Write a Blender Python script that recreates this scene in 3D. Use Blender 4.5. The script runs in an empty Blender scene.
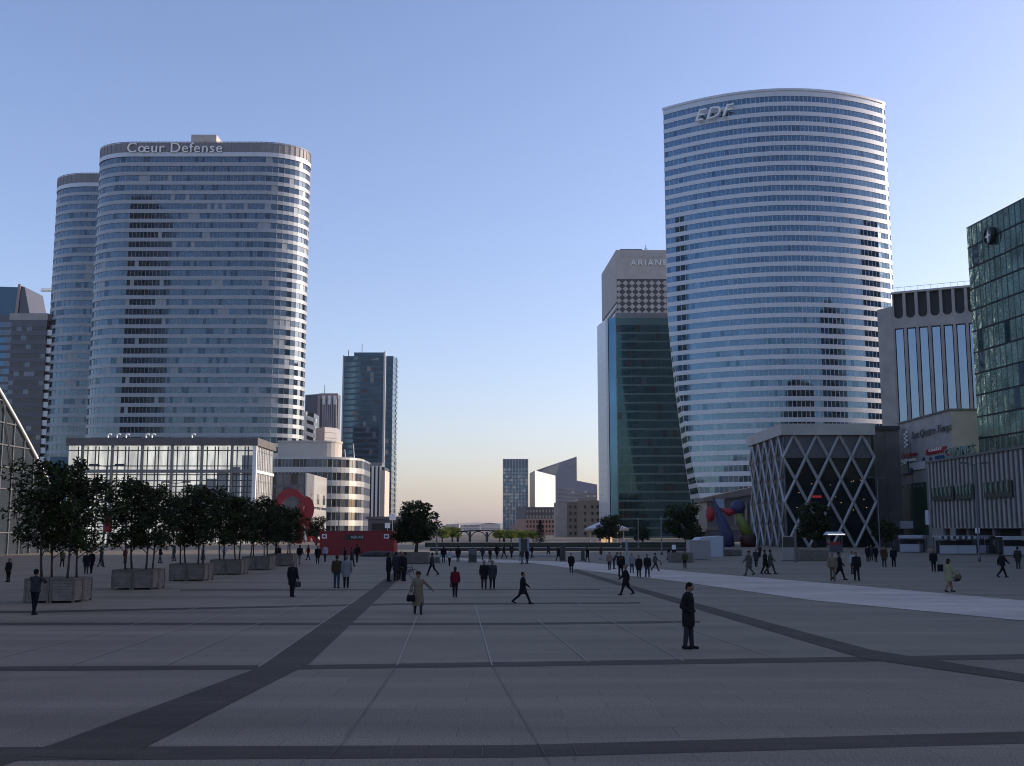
import bpy, math, random
from mathutils import Vector, Matrix
from math import sin, cos, pi, radians, atan, tan

scn = bpy.context.scene
COL = scn.collection
RND = random.Random(11)

# ------------------------------------------------------------------ camera
CAM_H = 3.5
F_PX = 1083.0
PITCH = atan((529 - 383) / F_PX)
cd = bpy.data.cameras.new('camera'); cam = bpy.data.objects.new('camera', cd); COL.objects.link(cam)
cam.location = (0, 0, CAM_H); cam.rotation_euler = (pi / 2 + PITCH, 0, 0)
cd.sensor_width = 36.0; cd.lens = 36.0 * F_PX / 1024.0
cd.clip_start = 0.1; cd.clip_end = 40000
scn.camera = cam

def ray(u, v):
    dx = (u - 512) / F_PX; dy = (383 - v) / F_PX
    return Vector((dx, cos(PITCH) - dy * sin(PITCH), sin(PITCH) + dy * cos(PITCH)))
def P(u, v, Y):
    d = ray(u, v); return Vector((0, 0, CAM_H)) + d * (Y / d.y)
def PX(u, v, X):
    d = ray(u, v); return Vector((0, 0, CAM_H)) + d * (X / d.x)
def G(u, v, z=0.0):
    d = ray(u, v); t = (z - CAM_H) / d.z
    return Vector((0, 0, CAM_H)) + d * t
def XU(u, Y, v=470): return P(u, v, Y).x
def ZV(v, Y, u=512): return P(u, v, Y).z

# ------------------------------------------------------------------ materials
MATS = {}
def mat(name, col, rough=0.7, metal=0.0, spec=0.5, var=0.0, vscale=1.0, bump=0.0, bscale=8.0, emit=0.0, detail=4.0, coat=0.0):
    m = bpy.data.materials.new(name); m.use_nodes = True
    nt = m.node_tree; b = nt.nodes['Principled BSDF']
    b.inputs['Base Color'].default_value = (*col, 1)
    b.inputs['Roughness'].default_value = rough
    b.inputs['Metallic'].default_value = metal
    b.inputs['Specular IOR Level'].default_value = spec
    b.inputs['Coat Weight'].default_value = coat
    tc = nt.nodes.new('ShaderNodeTexCoord')
    if var > 0:
        n = nt.nodes.new('ShaderNodeTexNoise'); n.inputs['Scale'].default_value = vscale; n.inputs['Detail'].default_value = detail
        nt.links.new(tc.outputs['Object'], n.inputs['Vector'])
        r = nt.nodes.new('ShaderNodeValToRGB')
        r.color_ramp.elements[0].position = 0.3; r.color_ramp.elements[1].position = 0.7
        r.color_ramp.elements[0].color = (*[c * (1 - var) for c in col], 1)
        r.color_ramp.elements[1].color = (*[min(1, c * (1 + var)) for c in col], 1)
        nt.links.new(n.outputs['Fac'], r.inputs['Fac']); nt.links.new(r.outputs['Color'], b.inputs['Base Color'])
    if bump > 0:
        n2 = nt.nodes.new('ShaderNodeTexNoise'); n2.inputs['Scale'].default_value = bscale; n2.inputs['Detail'].default_value = 2
        nt.links.new(tc.outputs['Object'], n2.inputs['Vector'])
        bp = nt.nodes.new('ShaderNodeBump'); bp.inputs['Strength'].default_value = bump; bp.inputs['Distance'].default_value = 0.1
        nt.links.new(n2.outputs['Fac'], bp.inputs['Height']); nt.links.new(bp.outputs['Normal'], b.inputs['Normal'])
    if emit > 0:
        b.inputs['Emission Color'].default_value = (*col, 1); b.inputs['Emission Strength'].default_value = emit
    MATS[name] = m
    return m

mat('concrete', (.30, .28, .265), .85, var=.14, vscale=.35)
mat('concrete_dark', (.12, .112, .107), .85, var=.15, vscale=.4)
mat('concrete_pale', (.38, .36, .34), .8, var=.10, vscale=.3)
mat('concrete_warm', (.20, .17, .145), .85, var=.12, vscale=.3)
mat('white_panel', (.50, .52, .55), .36, metal=.18, var=.04, vscale=.2)
mat('cd_panel', (.30, .33, .36), .45, metal=.12, var=.05, vscale=.2)
mat('louvre', (.20, .20, .215), .6, metal=.1, var=.1, vscale=2)
mat('white_paint', (.78, .78, .76), .5)
mat('cream', (.46, .42, .37), .7, var=.05, vscale=.3)
mat('slate_blue', (.12, .14, .19), .4, metal=.3)
mat('pale_tile', (.52, .55, .59), .3, metal=.25, var=.05, vscale=.4)
mat('pink_tile', (.36, .27, .27), .5, var=.05, vscale=.5)
mat('grey_tile', (.30, .29, .31), .45, var=.05, vscale=.5)
mat('edf_glass', (.078, .132, .185), .04, metal=.88, var=.12, vscale=.15)
mat('edf_glass_dark', (.05, .095, .14), .05, metal=.85)
mat('edf_glass_pale', (.10, .155, .21), .06, metal=.85)
mat('cd_glass', (.075, .105, .135), .05, metal=.85, var=.15, vscale=.12)
mat('cd_glass_dark', (.035, .06, .085), .06, metal=.8)
mat('cd_blind', (.26, .29, .32), .4, metal=.1)
mat('teal_glass', (.030, .075, .082), .05, metal=.8, var=.3, vscale=.06, bump=.02, bscale=.4)
mat('teal_panel', (.08, .14, .14), .25, metal=.6)
mat('mirror_green', (.42, .58, .47), .03, metal=.92, bump=.5, bscale=.5, var=.45, vscale=.22)
mat('mirror_blue', (.17, .22, .28), .03, metal=.92, bump=.06, bscale=.5)
mat('blue_glass', (.055, .125, .19), .06, metal=.8, var=.2, vscale=.06)
mat('blue_panel', (.045, .095, .145), .3, metal=.6)
mat('pale_glass', (.26, .31, .35), .08, metal=.7)
mat('slate_glass', (.085, .095, .12), .08, metal=.75, var=.15, vscale=.05)
mat('slate_panel', (.09, .092, .11), .4, metal=.4)
mat('white_glass', (.44, .44, .43), .30, metal=.25)
mat('dark_glass', (.012, .014, .016), .08, spec=.45)
mat('window_dark', (.02, .022, .027), .12, spec=.5)
mat('window_grey', (.085, .105, .125), .12, metal=.6)
mat('atrium_white', (.82, .82, .80), .35, var=.16, vscale=.25, spec=.8)
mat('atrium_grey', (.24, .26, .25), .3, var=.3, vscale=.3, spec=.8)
mat('atrium_frame', (.20, .195, .19), .6)
mat('dark_mullion', (.06, .06, .075), .5)
mat('black_metal', (.03, .03, .035), .45)
mat('grey_metal', (.20, .205, .215), .4, metal=.6)
mat('pole_grey', (.12, .122, .13), .5, metal=.3)
mat('lattice_steel', (.31, .305, .315), .5, metal=.2)
mat('dark_void', (.018, .018, .02), .6)
mat('red_paint', (.24, .012, .016), .5, var=.08, vscale=.4)
mat('stabile_red', (.28, .016, .02), .55)
mat('black_paint', (.02, .02, .022), .4)
mat('shape_blue', (.028, .030, .095), .55, var=.1, vscale=.4)
mat('shape_lime', (.15, .18, .035), .55)
mat('shape_maroon', (.045, .014, .014), .55)
mat('brick', (.40, .23, .18), .85, var=.12, vscale=.3)
mat('slate_roof', (.11, .10, .105), .7)
mat('bark', (.055, .045, .038), .9, var=.3, vscale=4)
mat('soil', (.05, .038, .03), .95)
mat('wood_grey', (.19, .162, .14), .8, var=.22, vscale=3)
mat('wood_grey_dark', (.14, .118, .10), .8, var=.22, vscale=3)
mat('green_sheet', (.014, .045, .022), .5, var=.15, vscale=.5)
mat('green_dark', (.008, .02, .012), .5)
mat('pale_green', (.16, .21, .16), .6)
mat('tarp_white', (.55, .56, .58), .6)
mat('stall_white', (.42, .44, .48), .6)
mat('awning_dark', (.05, .05, .06), .7)
mat('sign_blue', (.015, .06, .13), .5)
mat('sign_blue_pale', (.17, .23, .32), .5)
mat('sign_red', (.30, .016, .02), .5)
mat('sign_green', (.01, .045, .038), .5)
mat('warm_lamp', (1.0, .62, .30), .5, emit=.8)
mat('white_lamp', (1.0, .97, .92), .5, emit=.5)
mat('warm_lamp_dim', (1.0, .60, .28), .5, emit=.35)
mat('red_neon', (.6, .03, .03), .5, emit=.10)
mat('crane_yellow', (.60, .38, .08), .5)
mat('hill', (.06, .075, .065), .9, var=.3, vscale=.01)
mat('town', (.35, .33, .32), .9)
mat('mound_grass', (.03, .029, .026), .95, var=.3, vscale=1.5)
mat('hedge_core', (.03, .045, .02), .9)

def sheetmat(name, col, trans, clear, gloss, lit=0.0):
    m = bpy.data.materials.new(name); m.use_nodes = True
    nt = m.node_tree; L = nt.links.new; nt.nodes.remove(nt.nodes['Principled BSDF']); out = nt.nodes['Material Output']
    d = nt.nodes.new('ShaderNodeBsdfDiffuse'); t = nt.nodes.new('ShaderNodeBsdfTranslucent'); g = nt.nodes.new('ShaderNodeBsdfGlossy'); c = nt.nodes.new('ShaderNodeBsdfTransparent')
    tc = nt.nodes.new('ShaderNodeTexCoord'); n = nt.nodes.new('ShaderNodeTexNoise'); n.inputs['Scale'].default_value = .35; n.inputs['Detail'].default_value = 3
    mp = nt.nodes.new('ShaderNodeMapping'); mp.inputs['Scale'].default_value = (1.6, 1, .35); L(tc.outputs['Object'], mp.inputs['Vector']); L(mp.outputs[0], n.inputs['Vector'])
    r = nt.nodes.new('ShaderNodeValToRGB'); r.color_ramp.elements[0].position = .36; r.color_ramp.elements[1].position = .62
    r.color_ramp.elements[0].color = (*[x * .62 for x in col], 1); r.color_ramp.elements[1].color = (*col, 1); L(n.outputs['Fac'], r.inputs['Fac'])
    for q in (d, t): L(r.outputs['Color'], q.inputs['Color'])
    g.inputs['Roughness'].default_value = .05
    a = nt.nodes.new('ShaderNodeMixShader'); a.inputs[0].default_value = trans; L(d.outputs[0], a.inputs[1]); L(t.outputs[0], a.inputs[2])
    b = nt.nodes.new('ShaderNodeMixShader'); b.inputs[0].default_value = clear; L(a.outputs[0], b.inputs[1]); L(c.outputs[0], b.inputs[2])
    e = nt.nodes.new('ShaderNodeMixShader'); e.inputs[0].default_value = gloss; L(b.outputs[0], e.inputs[1]); L(g.outputs[0], e.inputs[2])
    if lit > 0:                                   # added glow standing in for sunlight through the screens
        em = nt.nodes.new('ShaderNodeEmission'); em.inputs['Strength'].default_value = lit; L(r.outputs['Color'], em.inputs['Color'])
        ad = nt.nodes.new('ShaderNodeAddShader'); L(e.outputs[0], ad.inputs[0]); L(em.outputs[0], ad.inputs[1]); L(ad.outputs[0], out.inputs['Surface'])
    else: L(e.outputs[0], out.inputs['Surface'])
    MATS[name] = m
sheetmat('atrium_screen_glow', (.95, .95, .88), .60, 0.0, .22, lit=.20)
sheetmat('atrium_side', (.88, .87, .84), .5, .45, .08)
sheetmat('atrium_roof', (.85, .85, .85), .5, .92, .04)
def leafmat(name, a, b):
    m = bpy.data.materials.new(name); m.use_nodes = True
    nt = m.node_tree; bs = nt.nodes['Principled BSDF']
    bs.inputs['Roughness'].default_value = .7; bs.inputs['Specular IOR Level'].default_value = .12
    oi = nt.nodes.new('ShaderNodeTexCoord')
    n = nt.nodes.new('ShaderNodeTexNoise'); n.inputs['Scale'].default_value = 1.7; n.inputs['Detail'].default_value = 3
    nt.links.new(oi.outputs['Object'], n.inputs['Vector'])
    r = nt.nodes.new('ShaderNodeValToRGB')
    r.color_ramp.elements[0].position = .35; r.color_ramp.elements[1].position = .68
    r.color_ramp.elements[0].color = (*a, 1); r.color_ramp.elements[1].color = (*b, 1)
    nt.links.new(n.outputs['Fac'], r.inputs['Fac']); nt.links.new(r.outputs['Color'], bs.inputs['Base Color'])
    MATS[name] = m
leafmat('leaf_dark', (.012, .018, .007), (.045, .060, .020))
leafmat('leaf_lime', (.11, .15, .03), (.24, .28, .055))
leafmat('leaf_conifer', (.008, .014, .014), (.02, .03, .027))

def granite(name, col, slab, var, tone):
    m = bpy.data.materials.new(name); m.use_nodes = True
    nt = m.node_tree; b = nt.nodes['Principled BSDF']; L = nt.links.new
    tc = nt.nodes.new('ShaderNodeTexCoord')
    br = nt.nodes.new('ShaderNodeTexBrick'); br.inputs['Scale'].default_value = 1.0
    br.inputs['Brick Width'].default_value = slab; br.inputs['Row Height'].default_value = slab * .5
    br.inputs['Mortar Size'].default_value = .010; br.inputs['Mortar Smooth'].default_value = .3
    br.inputs['Color1'].default_value = (*[c * (1 - tone) for c in col], 1)
    br.inputs['Color2'].default_value = (*[c * (1 + tone) for c in col], 1)
    br.inputs['Mortar'].default_value = (*[c * .66 for c in col], 1)
    L(tc.outputs['Object'], br.inputs['Vector'])
    n1 = nt.nodes.new('ShaderNodeTexNoise'); n1.inputs['Scale'].default_value = 26; n1.inputs['Detail'].default_value = 5
    n2 = nt.nodes.new('ShaderNodeTexNoise'); n2.inputs['Scale'].default_value = .16; n2.inputs['Detail'].default_value = 6
    L(tc.outputs['Object'], n1.inputs['Vector']); L(tc.outputs['Object'], n2.inputs['Vector'])
    mr = nt.nodes.new('ShaderNodeMapRange'); mr.inputs[1].default_value = .3; mr.inputs[2].default_value = .7
    mr.inputs[3].default_value = 1 - var; mr.inputs[4].default_value = 1 + var
    L(n1.outputs['Fac'], mr.inputs[0])
    mr2 = nt.nodes.new('ShaderNodeMapRange'); mr2.inputs[1].default_value = .3; mr2.inputs[2].default_value = .7
    mr2.inputs[3].default_value = .80; mr2.inputs[4].default_value = 1.20
    mpn = nt.nodes.new('ShaderNodeMapping'); mpn.inputs['Scale'].default_value = (.22, 2.6, 1)  # streaks along X: light thrown off glass facades, put into the stone tone
    L(tc.outputs['Object'], mpn.inputs['Vector']); L(mpn.outputs[0], n2.inputs['Vector'])
    L(n2.outputs['Fac'], mr2.inputs[0])
    mu = nt.nodes.new('ShaderNodeMath'); mu.operation = 'MULTIPLY'; L(mr.outputs[0], mu.inputs[0]); L(mr2.outputs[0], mu.inputs[1])
    vo = nt.nodes.new('ShaderNodeTexVoronoi'); vo.inputs['Scale'].default_value = .9; L(tc.outputs['Object'], vo.inputs['Vector'])
    sp = nt.nodes.new('ShaderNodeMapRange'); sp.inputs[1].default_value = .035; sp.inputs[2].default_value = .055; sp.inputs[3].default_value = .72; sp.inputs[4].default_value = 1.0; L(vo.outputs['Distance'], sp.inputs[0])
    n3 = nt.nodes.new('ShaderNodeTexNoise'); n3.inputs['Scale'].default_value = .55; n3.inputs['Detail'].default_value = 7; n3.inputs['Roughness'].default_value = .7; L(tc.outputs['Object'], n3.inputs['Vector'])
    st = nt.nodes.new('ShaderNodeMapRange'); st.inputs[1].default_value = .60; st.inputs[2].default_value = .72; st.inputs[3].default_value = 1.0; st.inputs[4].default_value = .80; L(n3.outputs['Fac'], st.inputs[0])
    m2 = nt.nodes.new('ShaderNodeMath'); m2.operation = 'MULTIPLY'; L(sp.outputs[0], m2.inputs[0]); L(st.outputs[0], m2.inputs[1])
    m3 = nt.nodes.new('ShaderNodeMath'); m3.operation = 'MULTIPLY'; L(mu.outputs[0], m3.inputs[0]); L(m2.outputs[0], m3.inputs[1]); mu = m3
    vm = nt.nodes.new('ShaderNodeVectorMath'); vm.operation = 'SCALE'
    L(br.outputs['Color'], vm.inputs[0]); L(mu.outputs[0], vm.inputs['Scale'])
    L(vm.outputs[0], b.inputs['Base Color'])
    b.inputs['Roughness'].default_value = .75; b.inputs['Specular IOR Level'].default_value = .12
    bp = nt.nodes.new('ShaderNodeBump'); bp.inputs['Strength'].default_value = .15; bp.inputs['Distance'].default_value = .01
    L(n1.outputs['Fac'], bp.inputs['Height']); L(bp.outputs['Normal'], b.inputs['Normal'])
    MATS[name] = m
granite('granite', (.205, .171, .128), 1.9, .40, .055)
granite('granite_dark', (.070, .057, .042), .9, .3, .10)
granite('granite_light', (.47, .41, .345), 1.2, .14, .09)
mat('joint_pale', (.30, .26, .215), .7)
mat('joint_dark', (.095, .085, .075), .8)

# ------------------------------------------------------------------ mesh builder
class MB:
    def __init__(s): s.v = []; s.f = []; s.m = []
    def add(s, vs, fs, m=0):
        b = len(s.v); s.v += [tuple(x) for x in vs]
        for f in fs: s.f.append(tuple(i + b for i in f)); s.m.append(m)
    def quad(s, a, b, c, d, m=0): s.add([a, b, c, d], [(0, 1, 2, 3)], m)
    def poly(s, pts, m=0): s.add(pts, [tuple(range(len(pts)))], m)
    def box(s, x0, x1, y0, y1, z0, z1, m=0):
        s.add([(x0, y0, z0), (x1, y0, z0), (x1, y1, z0), (x0, y1, z0), (x0, y0, z1), (x1, y0, z1), (x1, y1, z1), (x0, y1, z1)],
              [(3, 2, 1, 0), (4, 5, 6, 7), (0, 1, 5, 4), (1, 2, 6, 5), (2, 3, 7, 6), (3, 0, 4, 7)], m)
    def prism(s, pts, z0, z1, m=0):
        n = len(pts); s.add([(x, y, z0) for x, y in pts] + [(x, y, z1) for x, y in pts],
              [tuple(reversed(range(n))), tuple(range(n, 2 * n))] + [(i, (i + 1) % n, n + (i + 1) % n, n + i) for i in range(n)], m)
    def extr(s, pts, d, m=0):          # any planar polygon pushed along vector d
        n = len(pts); d = Vector(d); a = [Vector(p) for p in pts]
        s.add(a + [p + d for p in a], [tuple(reversed(range(n))), tuple(range(n, 2 * n))] + [(i, (i + 1) % n, n + (i + 1) % n, n + i) for i in range(n)], m)
    def rings(s, rs, m=0, cap=True, closed=True):
        n = len(rs[0]); vs = [p for r in rs for p in r]; fs = []
        for k in range(len(rs) - 1):
            for i in range(n if closed else n - 1):
                j = (i + 1) % n; fs.append((k * n + i, k * n + j, (k + 1) * n + j, (k + 1) * n + i))
        if cap: fs += [tuple(reversed(range(n))), tuple(range((len(rs) - 1) * n, len(rs) * n))]
        s.add(vs, fs, m)
    def tube(s, pts, r, n=8, m=0):
        pts = [Vector(p) for p in pts]
        if not isinstance(r, (list, tuple)): r = [r] * len(pts)
        rs = []
        for i, p in enumerate(pts):
            t = (pts[min(i + 1, len(pts) - 1)] - pts[max(i - 1, 0)]).normalized()
            up = Vector((0, 0, 1)) if abs(t.z) < .95 else Vector((0, 1, 0))
            a = t.cross(up).normalized(); b = a.cross(t)
            rs.append([p + (a * cos(2 * pi * k / n) - b * sin(2 * pi * k / n)) * r[i] for k in range(n)])
        s.rings(rs, m)
    def bar(s, a, b, w, m=0): s.tube([a, b], w * .7071, 4, m)
    def ell(s, c, r, n=12, k=8, m=0):
        c = Vector(c); rs = []
        for i in range(1, k):
            t = pi * i / k
            rs.append([c + Vector((r[0] * sin(t) * cos(2 * pi * j / n), r[1] * sin(t) * sin(2 * pi * j / n), -r[2] * cos(t))) for j in range(n)])
        s.rings(rs, m)
    def build(s, name, mats, parent=None, smooth=False, loc=None):
        me = bpy.data.meshes.new(name); me.from_pydata(s.v, [], s.f)
        if not isinstance(mats, (list, tuple)): mats = [mats]
        for k in mats: me.materials.append(MATS[k])
        if len(mats) > 1: me.polygons.foreach_set('material_index', s.m)
        if smooth: me.polygons.foreach_set('use_smooth', [True] * len(me.polygons))
        me.update()
        o = bpy.data.objects.new(name, me); COL.objects.link(o)
        if parent is not None: o.parent = parent
        if loc is not None: o.location = loc
        return o

def tag(o, label, cat, group=None):
    o['label'] = label; o['category'] = cat
    if group: o['group'] = group
    return o
def empty(name, loc, label, cat, group=None, rz=0):
    o = bpy.data.objects.new(name, None); COL.objects.link(o); o.location = loc; o.rotation_euler = (0, 0, rz)
    o.empty_display_size = .2
    return tag(o, label, cat, group)
def struct(o): o['kind'] = 'structure'; return o
def copy_tree(o, parent=None):
    c = o.copy(); COL.objects.link(c); c.parent = parent
    for ch in list(o.children): copy_tree(ch, c)
    return c

def text(s, name, m, parent, origin, width, height, rot, extrude=.08, shear=0.0, space=1.0):
    """lettering as a mesh fitted to width x height, lower left corner at origin"""
    cu = bpy.data.curves.new(name, 'FONT'); cu.body = s; cu.extrude = 0.02; cu.shear = shear; cu.space_character = space; cu.resolution_u = 3
    t = bpy.data.objects.new(name, cu); COL.objects.link(t)
    dg = bpy.context.evaluated_depsgraph_get()
    me = bpy.data.meshes.new_from_object(t.evaluated_get(dg)); me.name = name
    bpy.data.objects.remove(t)
    xs = [v.co.x for v in me.vertices]; ys = [v.co.y for v in me.vertices]
    x0, x1, y0, y1 = min(xs), max(xs), min(ys), max(ys)
    for v in me.vertices:
        v.co = ((v.co.x - x0) / (x1 - x0) * width, (v.co.y - y0) / (y1 - y0) * height, v.co.z / .02 * extrude)
    me.materials.clear(); me.materials.append(MATS[m])
    o = bpy.data.objects.new(name, me); COL.objects.link(o); o.parent = parent
    R = Matrix.Rotation(rot, 4, 'Z') @ Matrix.Rotation(pi / 2, 4, 'X')
    base = parent.location if parent is not None else Vector((0, 0, 0))
    o.matrix_local = Matrix.Translation(Vector(origin) - base) @ R
    return o
FACE_FRONT = 0.0            # lettering facing -Y
FACE_LEFT = -pi / 2         # lettering facing -X

# ------------------------------------------------------------------ ribbon-window tower
def normals(pts):
    n = len(pts); out = []
    for i in range(n):
        a = Vector(pts[(i + 1) % n]) - Vector(pts[i]); b = Vector(pts[i]) - Vector(pts[i - 1])
        na = Vector((a.y, -a.x)); nb = Vector((b.y, -b.x))
        if na.length > 1e-9: na.normalize()
        if nb.length > 1e-9: nb.normalize()
        t = na + nb
        if t.length < 1e-6: t = na
        t.normalize(); k = max(.35, t.dot(na) if na.length else 1)
        out.append(t / k)
    return out
def offs(pts, d):
    return [(p[0] + q.x * d, p[1] + q.y * d) for p, q in zip(pts, normals(pts))]
def dens(poly, step, back=12.0):
    out = []; n = len(poly)
    for i in range(n):
        a = Vector(poly[i]); b = Vector(poly[(i + 1) % n]); d = b - a
        nrm = Vector((d.y, -d.x)).normalized()
        st = step if nrm.y < .3 else back
        k = max(1, round(d.length / st))
        for j in range(k): out.append(tuple(a + d * (j / k)))
    return out
def ribbon(root, outl, z0, fh, nf, sp, rec, wall, glass, probs, top, seed=1, mull=None, wname='window_band', mw=.14, wallname='facade', skip_back=True, pick=None):
    rng = random.Random(seed); b = root.location
    fn = outl if callable(outl) else (lambda z: outl)
    w = MB(); rs = []
    def ring(z, o): return [(x - b.x, y - b.y, z) for x, y in offs(fn(z), o)]
    rs.append(ring(0, 0)); 
    if z0 > 0: rs.append(ring(z0, 0))
    for k in range(nf):
        zb = z0 + k * fh
        rs += [ring(zb + sp, 0), ring(zb + sp, -rec), ring(zb + fh, -rec), ring(zb + fh, 0)]
    if top > z0 + nf * fh + .01: rs.append(ring(top, 0))
    w.rings(rs); w.build(wallname, wall, root)
    for k in range(nf):
        za, zb = z0 + k * fh + sp, z0 + (k + 1) * fh
        g = MB(); A = ring(za, -rec + .05); B = ring(zb, -rec + .05); N = normals(fn(za)); n = len(A)
        C = ring(za, -rec + .17); D = ring(zb, -rec + .17); gm = len(glass)
        for i in range(n):
            j = (i + 1) % n
            if skip_back and N[i].y > .6 and N[j].y > .6: continue
            q = rng.random(); c = 0; acc = 0
            if pick: c = pick(k, i, n, rng)
            else:
                for ci, pr in enumerate(probs):
                    acc += pr
                    if q < acc: c = ci; break
            g.quad(A[i], A[j], B[j], B[i], c)
            if mull and N[i].y < .4:
                t = Vector((-N[i].y, N[i].x, 0)).normalized() * (mw / 2)
                p0, p1 = Vector(A[i]) - t, Vector(A[i]) + t; q0, q1 = Vector(B[i]) - t, Vector(B[i]) + t
                g.quad(p0, C[i], D[i], q0, gm); g.quad(C[i], p1, q1, D[i], gm)
        g.build(wname, glass + ([mull] if mull else []), root)
# ------------------------------------------------------------------ light and air
SUN_AZ, SUN_EL = radians(74), radians(17)          # azimuth clockwise from +Y (the way the camera looks)
sd = Vector((sin(SUN_AZ) * cos(SUN_EL), cos(SUN_AZ) * cos(SUN_EL), sin(SUN_EL)))
sl = bpy.data.lights.new('sun', 'SUN'); sl.energy = 3.2; sl.angle = radians(.5); sl.color = (1.0, .86, .72)
so = bpy.data.objects.new('sun', sl); COL.objects.link(so); so.rotation_euler = sd.to_track_quat('Z', 'Y').to_euler()
so.location = (200, -100, 300)
w = bpy.data.worlds.new('World'); scn.world = w; w.use_nodes = True
nt = w.node_tree; bg = nt.nodes['Background']
sky = nt.nodes.new('ShaderNodeTexSky'); sky.sky_type = 'NISHITA'; sky.sun_disc = False
sky.sun_elevation = SUN_EL; sky.sun_rotation = SUN_AZ
sky.air_density = 1.0; sky.dust_density = 1.7; sky.ozone_density = 2.0; sky.altitude = 50
tint = nt.nodes.new('ShaderNodeMix'); tint.data_type = 'RGBA'; tint.blend_type = 'MULTIPLY'; tint.inputs[0].default_value = 1.0
tint.inputs[7].default_value = (1.035, .945, 1.075, 1)
nt.links.new(sky.outputs['Color'], tint.inputs[6]); nt.links.new(tint.outputs[2], bg.inputs['Color']); bg.inputs['Strength'].default_value = 0.15
scn.view_settings.view_transform = 'Standard'; scn.view_settings.look = 'None'
scn.view_settings.exposure = .65; scn.view_settings.gamma = 1.0; scn.view_settings.use_curve_mapping = False
scn.render.engine = 'CYCLES'
scn.cycles.max_bounces = 8; scn.cycles.glossy_bounces = 3; scn.cycles.diffuse_bounces = 5; scn.cycles.volume_bounces = 0
scn.cycles.use_denoising = True
scn.cycles.pixel_filter_type = 'BLACKMAN_HARRIS'; scn.cycles.filter_width = 1.05
scn.cycles.sample_clamp_indirect = 4.0

hz = MB(); hz.box(-5200, 5200, -1500, 9200, -1.0, 175)
HAZE = True
if HAZE:
    hm = bpy.data.materials.new('haze_air'); hm.use_nodes = True
    hn = hm.node_tree; hn.nodes.remove(hn.nodes['Principled BSDF'])
    pv = hn.nodes.new('ShaderNodeVolumePrincipled'); pv.inputs['Color'].default_value = (.93, .91, 1.0, 1)
    pv.inputs['Density'].default_value = 4.5e-5; pv.inputs['Anisotropy'].default_value = .2
    hn.links.new(pv.outputs[0], hn.nodes['Material Output'].inputs['Volume'])
    MATS['haze_air'] = hm
    ho = hz.build('haze', 'haze_air'); ho['kind'] = 'stuff'

# ------------------------------------------------------------------ ground
g = MB(); g.quad((-5000, -1400, 0), (5000, -1400, 0), (5000, 9000, 0), (-5000, 9000, 0))
struct(g.build('ground', 'granite'))
def sheet(name, m, polys, z):
    k = MB()
    for p in polys: k.poly([G(u, v, z) for u, v in p])
    return struct(k.build(name, m))
def strip(k, p, q, w, z):
    a = G(*p, z); b = G(*q, z); d = (b - a).normalized(); n = Vector((-d.y, d.x, 0)) * (w / 2)
    k.quad(a - n, b - n, b + n, a + n)
# cross bands (dark granite)
sheet('cross_paving_band', 'granite_dark', [
    [(-260, 762), (512, 757.5), (1300, 736), (1300, 724), (512, 745), (-260, 748)]], .004)
sheet('cross_paving_band', 'granite_dark', [
    [(-120, 671.5), (300, 669.5), (700, 664), (1200, 656.5), (1200, 651.5), (700, 659), (300, 665), (-120, 667)]], .004)
sheet('cross_paving_band', 'granite_dark', [[(-100, 625.3), (520, 625), (700, 622.8), (700, 620.6), (520, 622.6), (-100, 622.6)]], .004)
sheet('cross_paving_band', 'granite_dark', [[(-100, 613), (30, 612.8), (400, 605), (640, 603.5), (640, 602.2), (400, 603.2), (30, 611), (-100, 611.3)]], .004)
sheet('cross_paving_band', 'granite_dark', [[(180, 590.6), (600, 590), (600, 588.9), (180, 589.4)]], .004)
# the two long diagonal bands
sheet('diagonal_paving_band', 'granite_dark', [[(-70, 790), (30, 756), (120, 760), (310, 663), (395, 582.5), (416, 569), (398, 569), (357, 600), (260, 667), (50, 745), (-120, 790)]], .008)
sheet('diagonal_paving_band', 'granite_dark', [[(571, 571), (619, 585.5), (692, 607.5), (862, 658), (1024, 681.5), (1250, 714), (1250, 704), (1024, 674), (872, 650), (702, 604.5), (619, 582), (577, 569.5)]], .012)
sheet('light_path', 'granite_light', [[(430, 558.6), (500, 562.6), (533, 562.9), (571, 568.2), (619, 574.5), (680, 581.6), (810, 600), (1024, 620.5), (1250, 642), (1250, 618), (1024, 600.5), (860, 586), (680, 571), (582, 562.2), (500, 559.6), (430, 557.2)]], .016)
k = MB()
for p, q in [((165, 665), (295, 607)), ((295, 607), (330, 592)), ((70, 665), (240, 608)), ((0, 657), (130, 625)), ((130, 625), (215, 603)), ((258, 667), (355, 600)),
             ((397, 665), (417, 616)), ((589, 662), (532, 615)), ((684, 661), (577, 602)), ((774, 657), (699, 632)), ((699, 632), (619, 600)),
             ((492, 665), (475, 605))]:
    strip(k, p, q, .036, .020)
struct(k.build('paving_joint', 'joint_pale'))
k = MB()
for p, q in [((397, 665), (345, 740)), ((492, 665), (512, 700)), ((512, 700), (552, 766)), ((345, 740), (320, 766)), ((300, 765), (305, 757)),
             ((393, 745), (390, 757)), ((483, 744), (482, 757)), ((572, 743), (578, 756)), ((1000, 745), (1100, 766))]:
    strip(k, p, q, .014, .020)
struct(k.build('paving_joint', 'joint_dark'))

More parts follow.
